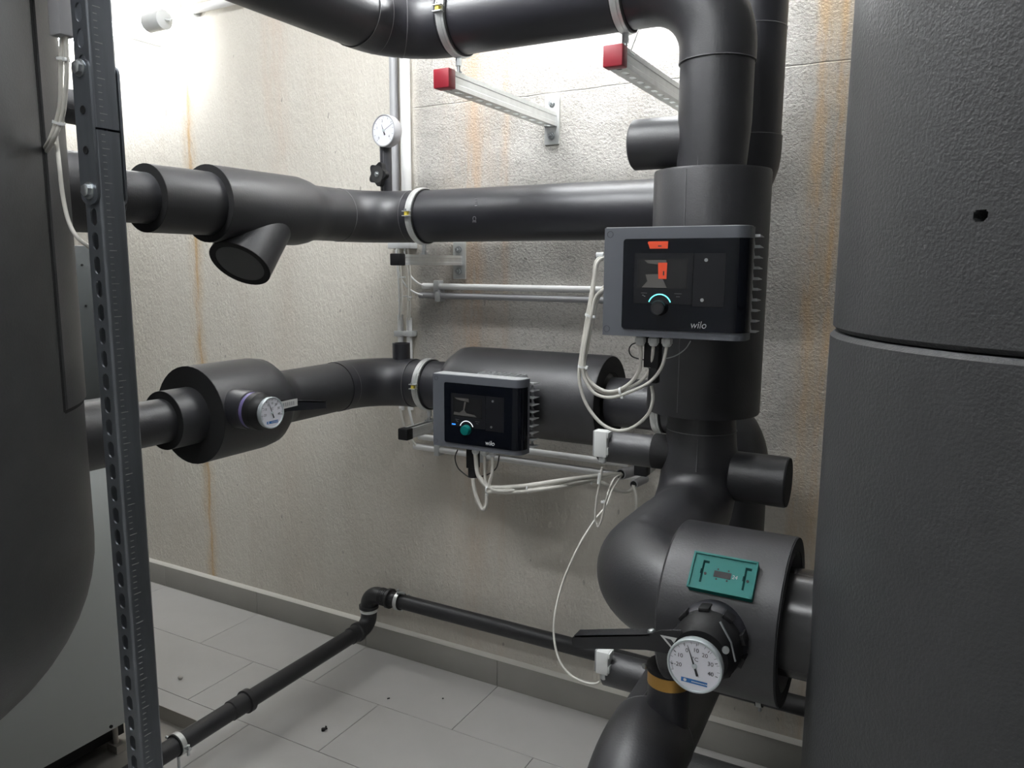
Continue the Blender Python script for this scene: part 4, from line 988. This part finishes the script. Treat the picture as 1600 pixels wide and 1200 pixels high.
g = G(); cyl(g, (PX, UY - 0.015, kc.z), kc - kz * 0.014, 0.011, 6); obj('valve_stem', g, BOLT, t, smooth=20)

# ------------------------------------------------------------------ stub on the lower pipe
q = at(627, 548, Y=UY)
g = G(); lathe(g, (q.x, UY, LZ2 + 0.06), (0, 0, 1), [(0, 0), (0, 0.029), (at(627, 536, Y=UY).z - LZ2 - 0.06, 0.029), (at(627, 536, Y=UY).z - LZ2 - 0.06, 0.022), (at(627, 536, Y=UY).z - LZ2 - 0.075, 0.022), (at(627, 536, Y=UY).z - LZ2 - 0.075, 0)], 32)
obj('insulated_stub', g, FOAM2, label='short black open-topped stub standing on the lower pipe in front of the conduits', cat='stub')

# ------------------------------------------------------------------ conduits and clips
def conduit(pts, r, m, label, clips=(), ax='x', open_end=None, group='electrical conduits on the wall'):
    t = thing('conduit', pts[0], label, 'conduit', group)
    g = G(); sweep(g, pts, r, 20); tb = obj('tube', g, m, t)
    for c in clips:
        c = V(c); g = G()
        if ax == 'x': bx(g, c.x - 0.010, c.x + 0.010, c.y - r - 0.003, 0.0, c.z - r - 0.010, c.z + r + 0.010, 0.002)
        else: bx(g, c.x - r - 0.010, c.x + r + 0.010, c.y - r - 0.003, 0.0, c.z - 0.010, c.z + 0.010, 0.002)
        obj('clip', g, GREYP, t)
    if open_end is not None:
        e, d_ = V(open_end[0]), V(open_end[1]); g = G(); cyl(g, e, e + d_ * 0.001, r * 0.8, 16); obj('opening', g, BLACKP, t)
    return t
xa, xb = at(634.5, 250, Y=-0.022).x, at(617, 250, Y=-0.020).x
zc = at(634, 388, Y=-0.02).z
conduit([(xa, -0.022, 2.8), (xa, -0.022, zc)], 0.0175, CONDW, 'white vertical conduit on the wall behind the pressure gauge', [(xa, -0.022, at(640, 384, Y=-0.02).z)], 'z', ((xa, -0.022, zc), (0, 0, -1)))
conduit([(xb, -0.020, 2.8), (xb, -0.020, zc + 0.01)], 0.0150, CONDG, 'grey vertical conduit left of the white one behind the pressure gauge', [(xb, -0.020, at(615, 384, Y=-0.02).z)], 'z', ((xb, -0.02, zc + 0.01), (0, 0, -1)))
def vcon(px, y0, y1, label, r=0.0105, m=CONDW, clip=None):
    a, b_ = at(px, y0, Y=-0.02), at(px, y1, Y=-0.02); b_.x = a.x
    conduit([a, b_], r, m, label, [(a.x, -0.02, at(px, clip, Y=-0.02).z)] if clip else (), 'z', (a, (0, 0, 1)))
    return a.x
xl = vcon(625.5, 492, 640, 'short light grey conduit piece, left one above the black stub', clip=521)
xr = vcon(639.5, 496, 640, 'short light grey conduit piece, right one above the black stub', clip=521)
def hcon(p0, p1, r, m, label, clips=()):
    a = at(*p0, Y=-0.022); b_ = at(*p1, Y=-0.022); b_.z = a.z
    return conduit([a, b_], r, m, label, [(at(cx, p0[1], Y=-0.022).x, -0.022, a.z) for cx in clips]), a
_, h1 = hcon((661, 447), (1010, 452), 0.0105, CONDW, 'upper white horizontal conduit left of the standing pump box', (684,))
_, h2 = hcon((656, 461), (1010, 462), 0.0105, CONDG, 'grey horizontal conduit just below the upper white one', (686,))
_, h3 = hcon((655, 682), (980, 727), 0.0105, CONDW, 'white horizontal conduit passing behind the bottom of the horizontal pump box')
_, h4 = hcon((648, 697), (1002, 760), 0.0115, CONDW, 'lowest white horizontal conduit, running under the horizontal pump box', (685, 756))
# open conduit ends pointing at the viewer near the sensor
e0 = at(1000, 733, Y=-0.06); e1 = at(970, 741, Y=-0.17)
conduit([e0, e1], 0.0165, CONDG, 'grey conduit end holding the cable bundle, next to the black bracket cap', (), 'x', (e1, (e1 - e0).normalized()))
e0 = at(1008, 748, Y=-0.06); f1 = at(990, 757, Y=-0.15)
conduit([e0, f1], 0.0125, CONDG, 'thinner grey conduit end with one hanging cable below the bracket cap', (), 'x', (f1, (f1 - e0).normalized()))

# ------------------------------------------------------------------ cables
def cable(pts, r, label, m=CABLE, group='grey control cables', n=8):
    P = [at(p[0], p[1], Y=p[2]) for p in pts]
    g = G(); sweep(g, spline(P, n), r, 10)
    return obj('cable', g, m, label=label, cat='cable', group=group)
def px_y(lst, y): return [(a, b_, y) for a, b_ in lst]
ya = -0.815
gl = [(V((xx, Y1 + 0.03, M1Z - 0.018))) for xx in g1]
def cable3(start, lst, r, label, m=CABLE, group='grey control cables'):
    P = [V(s) for s in start] + [at(p[0], p[1], Y=p[2]) for p in lst]
    g = G(); sweep(g, spline(P, 8), r, 10); return obj('cable', g, m, label=label, cat='cable', group=group)
cable3([gl[0]], px_y([(1001, 562), (998, 580), (985, 598), (965, 610), (945, 611), (925, 599), (914, 580), (913, 566), (917, 545), (927, 493), (936, 462), (948, 444)], ya) + [(960, 440, -0.74)], 0.0036, 'grey cable from the left gland of the standing pump box, looping up its left side')
cable3([gl[1]], px_y([(1017, 572), (1005, 592), (985, 605), (960, 615), (935, 610), (916, 592), (908.5, 572), (911, 545), (921, 493), (929, 440), (934, 410)], ya + 0.006) + [(946, 402, -0.79)], 0.0034, 'grey cable from the middle gland of the standing pump box')
cable3([gl[2]], px_y([(1034, 573), (1015, 597), (985, 612), (955, 621), (930, 615), (915, 595), (911, 575), (914, 545), (924, 493), (932, 463), (948, 450)], ya - 0.006) + [(960, 446, -0.74)], 0.0034, 'grey cable from the right gland of the standing pump box')
cable(px_y([(1018, 603), (1020, 625), (1012, 648), (990, 667), (965, 673), (940, 662), (918, 635), (907, 605), (905, 580), (908, 555), (918, 493), (927, 440), (932, 408)], ya + 0.012) + [(946, 401, -0.79)], 0.0036, 'grey cable in the largest loop below the standing pump box')
cable(px_y([(1003, 534), (988, 538), (983, 547), (988, 557), (1005, 562), (1016, 562)], ya + 0.02), 0.0014, 'thin black strap looping left under the standing pump box', CABLEB, 'thin straps under the pump boxes')
cable(px_y([(1079, 533), (1070, 546), (1055, 556), (1037, 561)], ya + 0.02), 0.0011, 'thin pale wire curving right under the standing pump box', GREYP, 'thin straps under the pump boxes')
# hole grommet at the left edge of the standing pump box
t = thing('cable_gland', at(941, 401, Y=-0.80), 'grey cable entry at the left edge of the standing pump box', 'gland')
p = at(943, 401, Y=-0.79); g = G(); cyl(g, p, p + V((-0.014, -0.004, 0)), 0.0085, 20); obj('collar', g, GREYP, t)
g = G(); cyl(g, p + V((-0.014, -0.004, 0)), p + V((-0.0148, -0.0042, 0)), 0.0066, 18); obj('opening', g, BLACKP, t)
# horizontal pump cables
yb = Y2 + 0.03
gl2 = [(V((xx, yb, M2Z - 0.018))) for xx in g2]
e1b = (970, 741, -0.175)
cable3([gl2[0]], px_y([(746, 738), (752, 750), (761, 760), (775, 762), (800, 761), (830, 758)], yb) + [(890, 749, -0.36), (930, 744, -0.27), (958, 741, -0.20), e1b], 0.0066, 'thickest grey cable from the left gland of the horizontal pump box')
cable3([gl2[1]], px_y([(758, 745), (761, 757), (772, 764), (800, 763.5)], yb + 0.008) + [(890, 752, -0.35), (930, 746.5, -0.26), e1b], 0.0046, 'grey cable from the middle gland of the horizontal pump box')
cable3([gl2[2]], px_y([(769, 738), (766, 750), (765, 760), (775, 766), (800, 766)], yb - 0.004) + [(890, 755, -0.36), (930, 749, -0.27), e1b], 0.0046, 'grey cable from the right gland of the horizontal pump box')
cable(px_y([(739, 748), (742, 768), (749, 788), (755, 796), (760, 788), (761, 772), (768, 768), (800, 769), (850, 764)], yb) + [(900, 757, -0.33), (925, 751, -0.28), (945, 756, -0.24), (962, 765, -0.2), (978, 768, -0.17), (988, 764, -0.155), (990, 758, -0.15)], 0.0058, 'grey cable dropping in a deep loop left of the bundle under the horizontal pump box')
cable(px_y([(715, 703), (711, 715), (715, 730), (725, 740), (735, 746), (750, 745), (765, 740), (776, 730), (780, 712)], yb + 0.015), 0.0018, 'thin black strap under the horizontal pump box', CABLEB, 'thin straps under the pump boxes')
# sensor cables
sy = TY - 0.06
cable(px_y([(940.5, 730), (938, 750), (932, 782), (930, 808), (934, 823), (940, 812), (945, 790), (951, 768)], sy) + [(960, 748, -0.40), (972, 741, -0.18)], 0.0026, 'grey lead hanging in a narrow loop from the upper white sensor')
cable([(972, 742, -0.18), (957, 765, -0.36), (947, 790, -0.5), (930, 812, -0.56), (905, 852, -0.62), (880, 908, -0.66), (867, 960, -0.70), (866, 1000, -0.72), (876, 1036, -0.74), (896, 1058, -0.745), (920, 1068, -0.75), (936, 1066, -0.75), (940, 1056, -0.75)], 0.0027, 'long grey lead sagging down to the lower white sensor')
cable([(990, 759, -0.152), (994, 775, -0.16), (995, 800, -0.16), (998, 850, -0.14), (1000, 900, -0.05)], 0.0050, 'grey cable hanging out of the thinner conduit end')
# cables between the conduits at the corner
for k, (l, lab) in enumerate((([(632, 388), (634, 410), (641, 430), (653, 442), (664, 447)], 'white lead bending into the upper horizontal conduit'),
                              ([(620, 388), (623, 425), (634, 446), (648, 457), (660, 461)], 'white lead bending into the grey horizontal conduit'),
                              ([(623, 388), (626, 425), (628, 460), (626, 496)], 'grey lead dropping into the left short conduit'),
                              ([(618, 390), (622, 430), (624, 470), (624, 496)], 'pale lead dropping into the left short conduit'),
                              ([(637, 388), (641, 430), (641, 470), (640, 500)], 'grey lead dropping into the right short conduit'),
                              ([(634, 400), (638, 440), (637, 475), (637, 500)], 'dark grey lead dropping into the right short conduit'),
                              ([(622, 470), (626, 465), (632, 463), (638, 462)], 'short pale lead crossing between the falling leads'))):
    cable(px_y(l, -0.03 - 0.004 * (k % 3)), 0.0032 if k != 6 else 0.0022, lab, WHITEP if k in (0, 1, 3, 6) else CABLE, 'leads between the wall conduits')
cable(px_y([(625, 638), (630, 660), (640, 682), (650, 696)], -0.03), 0.0045, 'grey lead curving into the lowest horizontal conduit', CABLE, 'leads between the wall conduits')
cable(px_y([(639, 638), (644, 660), (650, 675), (658, 683)], -0.03), 0.0045, 'pale lead curving behind the black-capped bracket', WHITEP, 'leads between the wall conduits')
# cables on the left between tank and upright
yl = -1.47
a0 = at(99, 58, Y=yl)
t = thing('conduit', (a0.x, yl, a0.z), 'grey vertical conduit between the left tank and the upright', 'conduit')
g = G(); bx(g, a0.x - 0.0145, a0.x + 0.0145, yl - 0.014, yl + 0.014, a0.z, 2.8, 0.003); obj('tube', g, CONDG, t)
cable([(97, 52, yl), (95, 110, yl), (94, 160, yl), (88, 190, yl), (76, 222, yl), (60, 245, -1.40)], 0.0036, 'left of two pale leads hanging beside the left tank')
cable([(103, 52, yl), (104, 115, yl), (101, 160, yl), (95, 190, yl), (80, 225, yl), (62, 252, -1.40)], 0.0036, 'right of two pale leads hanging beside the left tank')
cable([(86, 205, yl + 0.01), (90, 235, yl + 0.01), (93, 262, yl), (98, 305, yl), (107, 345, yl), (121, 371, yl), (142, 387, yl + 0.02), (150, 388, yl + 0.05)], 0.0034, 'pale lead that sags behind the upright')
# ties
def tie(c, ax, r, label, tail=None):
    t = thing('cable_tie', c, label, 'cable tie', 'white cable ties')
    g = G(); lathe(g, V(c) - V(ax).normalized() * 0.0022, ax, [(0, r), (0, r + 0.0013), (0.0044, r + 0.0013), (0.0044, r), (0, r)], 20); obj('strap', g, WHITEP, t)
    x_, y_, n_ = frame(ax); hd = V(c) + V(tail or (0, -1, -0.3)).normalized() * (r + 0.003)
    g = G(); box(g, hd, (0.006, 0.005, 0.006), None, 0.001); obj('head', g, WHITEP, t)
tie(at(911, 573, Y=ya), (0.1, 0, 1), 0.0095, 'cable tie round the cable bundle at the lower left of the standing pump box', (1, -0.6, -0.1))
tie(at(971, 612.5, Y=ya), (1, 0, 0.35), 0.0088, 'cable tie at the bottom of the small cable loop', (0.4, -0.6, -1))
tie(at(922, 493, Y=ya), (0.25, 0, 1), 0.0095, 'cable tie on the rising bundle left of the standing pump box', (1, -0.5, -0.2))
tie(at(762, 765, Y=yb), (1, 0, 0), 0.0105, 'cable tie at the start of the bundle under the horizontal pump', (0, -0.3, -1))
tie(at(826, 762, Y=yb), (1, 0, 0.1), 0.0105, 'cable tie midway on the bundle under the horizontal pump', (0, -0.3, -1))
tie(at(925, 748, Y=-0.28), (1, 0, 0.1), 0.0105, 'cable tie on the bundle below the upper white sensor', (0, -0.3, -1))
tie(at(98.5, 93, Y=yl), (0, 0, 1), 0.0085, 'upper cable tie on the leads beside the left tank', (1, -0.4, -0.2))
tie(at(92, 192, Y=yl), (0.3, 0, 1), 0.0085, 'lower cable tie on the leads beside the left tank', (1, -0.4, -0.3))
tie(at(945, 784, Y=sy), (0.25, 0, 1), 0.0035, 'tiny cable tie on the narrow loop under the upper white sensor', (-1, -0.3, -0.2))
tie(at(629, 433, Y=-0.034), (0, 0, 1), 0.010, 'upper cable tie on the falling leads at the conduits', (1, -0.3, 0))
tie(at(640, 464, Y=-0.034), (0, 0, 1), 0.008, 'lower cable tie on the falling leads at the conduits', (0, -0.3, -1))

# ------------------------------------------------------------------ strap-on sensors
def sensor(px0, py0, px1, py1, y, label, flip):
    a = at(px0, py0, Y=y); b_ = at(px1, py1, Y=y); cx = (a.x + b_.x) / 2; w = abs(b_.x - a.x); h = abs(a.z - b_.z)
    t = thing('strap_on_sensor', (cx, y, b_.z), label, 'sensor', 'white strap-on sensors')
    g = G(); bx(g, cx - w / 2, cx + w / 2, y, y + 0.030, b_.z, a.z, 0.0025); obj('housing', g, WHITEP, t)
    g = G(); bx(g, cx - w / 2 - 0.004, cx - w / 2 + 0.001, y + 0.004, y + 0.034, b_.z + 0.001, a.z - 0.001, 0.001); obj('back_plate', g, CONDG, t)
    g = G(); lathe(g, (cx + w * 0.05, y + 0.014, b_.z + 0.001), (0, 0, -1), [(0, 0), (0, 0.0095), (0.014, 0.0095), (0.018, 0.006), (0.018, 0)], 12); obj('cable_gland', g, GREYP, t, smooth=20)
    g = G(); bx(g, cx + w / 2 - 0.001, cx + w / 2 + 0.003, y + 0.002, y + 0.03, b_.z + h * 0.1, b_.z + h * 0.4, 0.001); bx(g, cx + w / 2 - 0.001, cx + w / 2 + 0.003, y + 0.002, y + 0.03, b_.z + h * 0.75, b_.z + h * 0.97, 0.001); obj('strap_lug', g, WHITEP, t)
    return t
sensor(928, 673, 947, 716, TY - 0.066, 'white sensor box on the end of the stub under the standing pump', False)
sensor(931, 1017, 949, 1057, -0.764, 'white sensor box above the floor, at the end of the low stub', True)
g = G(); p = at(937, 748, Y=sy); cyl(g, p + V((0, 0, 0.013)), p + V((-0.002, 0, -0.013)), 0.0042, 10); obj('cable_marker', g, WHITEP, label='white marker sleeve on the lead of the upper white sensor', cat='marker')

# ------------------------------------------------------------------ floor drain pipe
DX, DY, DZ1, DZ2, DR = -1.833, -0.060, 0.256, 0.126, 0.0285
t = thing('drain_pipe', (DX, -0.5, 0), 'slim black plastic drain pipe running along the skirting and across the floor', 'pipe')
g = G(); cyl(g, (DX + 0.10, DY, DZ1), (1.0, DY, DZ1 - 0.004), DR - 0.001, 28); obj('straight_pipe', g, PIPEB, t)
p = fillet([(DX + 0.105, DY, DZ1), (DX, DY, DZ1), (DX, DY, DZ1 - 0.055)], 0.048, 10)
g = G(); sweep(g, p, DR + 0.003, 28); e = obj('elbow', g, PIPEB, t)
for xx in (DX + 0.062, DX + 0.070, DX + 0.078, DX + 0.086):
    g = G(); lathe(g, (xx, DY, DZ1), (1, 0, 0), [(0, DR + 0.002), (0.001, DR + 0.0048), (0.003, DR + 0.0048), (0.004, DR + 0.002)], 28); obj('rib', g, PIPEB, e)
g = G(); lathe(g, (DX + 0.095, DY, DZ1), (1, 0, 0), [(0, DR), (0.001, DR + 0.009), (0.013, DR + 0.009), (0.014, DR)], 28); obj('socket_bead', g, PIPEB, e)
p = fillet([(DX, DY, DZ1 - 0.045), (DX, DY, DZ2), (DX, DY - 0.10, DZ2)], 0.045, 10)
g = G(); sweep(g, p, DR + 0.002, 28); e = obj('elbow', g, PIPEB, t)
g = G(); lathe(g, (DX, DY, DZ1 - 0.060), (0, 0, 1), [(0, DR), (0.001, DR + 0.009), (0.012, DR + 0.009), (0.013, DR)], 28); obj('socket_bead', g, PIPEB, e)
g = G(); lathe(g, (DX, DY, DZ1 - 0.074), (0, 0, 1), [(0, DR + 0.001), (0, DR + 0.0045), (0.011, DR + 0.0045), (0.011, DR + 0.001)], 28); obj('white_label', g, WHITEP, e)
g = G(); lathe(g, (DX, DY - 0.06, DZ2), (0, -1, 0), [(0, DR + 0.001), (0.0, DR + 0.008), (0.014, DR + 0.008), (0.018, DR + 0.003), (0.05, DR + 0.003), (0.052, DR - 0.001)], 28); obj('socket_bead', g, PIPEB, e)
YS = at(382, 1098, X=DX).y
g = G(); cyl(g, (DX, DY - 0.09, DZ2), (DX, YS, DZ2), DR, 28); obj('straight_pipe', g, PIPEB, t)
g = G(); lathe(g, (DX, YS + 0.02, DZ2), (0, -1, 0), [(0, DR - 0.001), (0, DR + 0.009), (0.018, DR + 0.009), (0.020, DR + 0.003), (0.075, DR + 0.003), (0.078, DR - 0.001)], 28); obj('socket', g, PIPEB, t)
g = G(); cyl(g, (DX, YS, DZ2), (DX, -1.62, DZ2 - 0.006), DR, 28); obj('straight_pipe', g, PIPEB, t)
def small_clamp(c, ax, label, rod):
    c = V(c); t = thing('pipe_clamp', c - V((0, 0, DR)), label, 'clamp', 'small drain pipe clamps')
    for nm, r0, r1, w, m in (('rubber_lining', DR, DR + 0.004, 0.022, RUBBER), ('clamp_band', DR + 0.0041, DR + 0.006, 0.015, GALV)):
        g = G(); lathe(g, c - V(ax) * w / 2, ax, [(0, r0), (0, r1), (w, r1), (w, r0), (0, r0)], 36); b_ = obj(nm, g, m, t)
    for p0, p1, r in rod:
        g = G(); cyl(g, c + V(p0), c + V(p1), r, 10); obj('screw', g, BOLT, b_)
    return t
dc = at(624, 943, Y=DY).x
small_clamp((dc, DY, DZ1), (1, 0, 0), 'narrow steel clamp on the drain pipe at the wall elbow', (((0.003, -0.012, DR + 0.004), (0.003, -0.012, DR + 0.022), 0.005), ((0.004, -0.02, DR + 0.012), (0.026, 0.0, DR + 0.006), 0.004), ((0.002, 0.01, -DR - 0.014), (0.002, 0.01, -DR), 0.004), ((0, DR + 0.004, 0), (0, -DY, 0), 0.004)))
dc2 = at(1188, 1090, Y=DY).x
small_clamp((dc2, DY, DZ1 - 0.002), (1, 0, 0), 'narrow steel clamp on the drain pipe half hidden below the valve drum', (((0.002, -0.008, -DR - 0.016), (0.002, -0.008, -DR), 0.005), ((0, DR + 0.004, 0), (0, -DY, 0), 0.004)))
cy_ = at(278, 1170, X=DX).y
small_clamp((DX, cy_, DZ2), (0, 1, 0), 'narrow steel clamp on the drain pipe beside the steel upright', (((DR + 0.004, 0, 0.0), (DR + 0.028, -0.002, 0.004), 0.005), ((DR + 0.016, 0, -0.02), (DR + 0.018, 0, 0.012), 0.0045), ((0, 0, -DR - 0.004), (0, 0, -DZ2), 0.0045), ((-DR - 0.004, 0, 0.006), (-DR - 0.02, 0, 0.008), 0.0045)))

# pipe end lying on the floor at the lower picture edge
pe = at(1070, 1206, Z=0.06)
t = thing('floor_pipe', (pe.x, pe.y, 0), 'grey pipe end with a pale rim on the floor behind the lowest pipe bend', 'pipe')
g = G(); cyl(g, (pe.x + 0.004, pe.y, 0.06), (pe.x + 0.5, pe.y, 0.06), 0.058, 32); obj('sleeve', g, TANKM, t)
g = G(); lathe(g, (pe.x, pe.y, 0.06), (1, 0, 0), [(0, 0.045), (0, 0.060), (0.012, 0.060), (0.012, 0.045), (0, 0.045)], 32); obj('pale_rim', g, GREYP, t)

# ------------------------------------------------------------------ crumbs on the floor
def crumb(px, py, r, m, label, seed):
    p = at(px, py, Z=r * 0.6); rnd = random.Random(seed); bm = bmesh.new(); bmesh.ops.create_icosphere(bm, subdivisions=2, radius=r)
    for q in bm.verts: q.co = V((q.co.x * 1.2, q.co.y, q.co.z * 0.75)) * (0.85 + 0.3 * rnd.random())
    bm.verts.index_update(); g = G(); g.add([q.co + p for q in bm.verts], [tuple(k.index for k in f.verts) for f in bm.faces]); zmin = min(q.z for q in g.v)
    for q in g.v: q.z -= zmin
    bm.free(); obj('pebble', g, m, label=label, cat='pebble', smooth=60)
crumb(282, 1059, 0.0085, PEBB, 'pale crumb of mortar on the floor tile right of the upright', 3)
p = at(505, 1140, Z=0.004)
t = thing('wing_nut', (p.x, p.y, 0), 'small black wing nut lying on the floor tiles', 'nut')
g = G(); cyl(g, (p.x, p.y, 0), (p.x, p.y, 0.008), 0.006, 16); obj('hub', g, BLACKP, t)
for a in (0.4, 1.5):
    g = G(); sweep(g, [(p.x, p.y, 0.004), (p.x + 0.008 * math.cos(a), p.y + 0.010 * math.sin(a), 0.006), (p.x + 0.012 * math.cos(a), p.y + 0.014 * math.sin(a), 0.009)], [0.003, 0.0022, 0.0035], 8); obj('wing', g, BLACKP, t)
for px, py, a, lab in ((607, 1091, 0.9, 'dark splinter on the floor left of the tile joint'), (692, 1091, 0.9, 'tiny dark splinter on the floor near the wall shadow')):
    p = at(px, py, Z=0.002); g = G(); L_ = 0.009 if px < 650 else 0.005
    box(g, (p.x, p.y, 0.0015), (L_, 0.003, 0.003), M.Rotation(a, 3, 'Z')); obj('splinter', g, BLACKP, label=lab, cat='splinter')
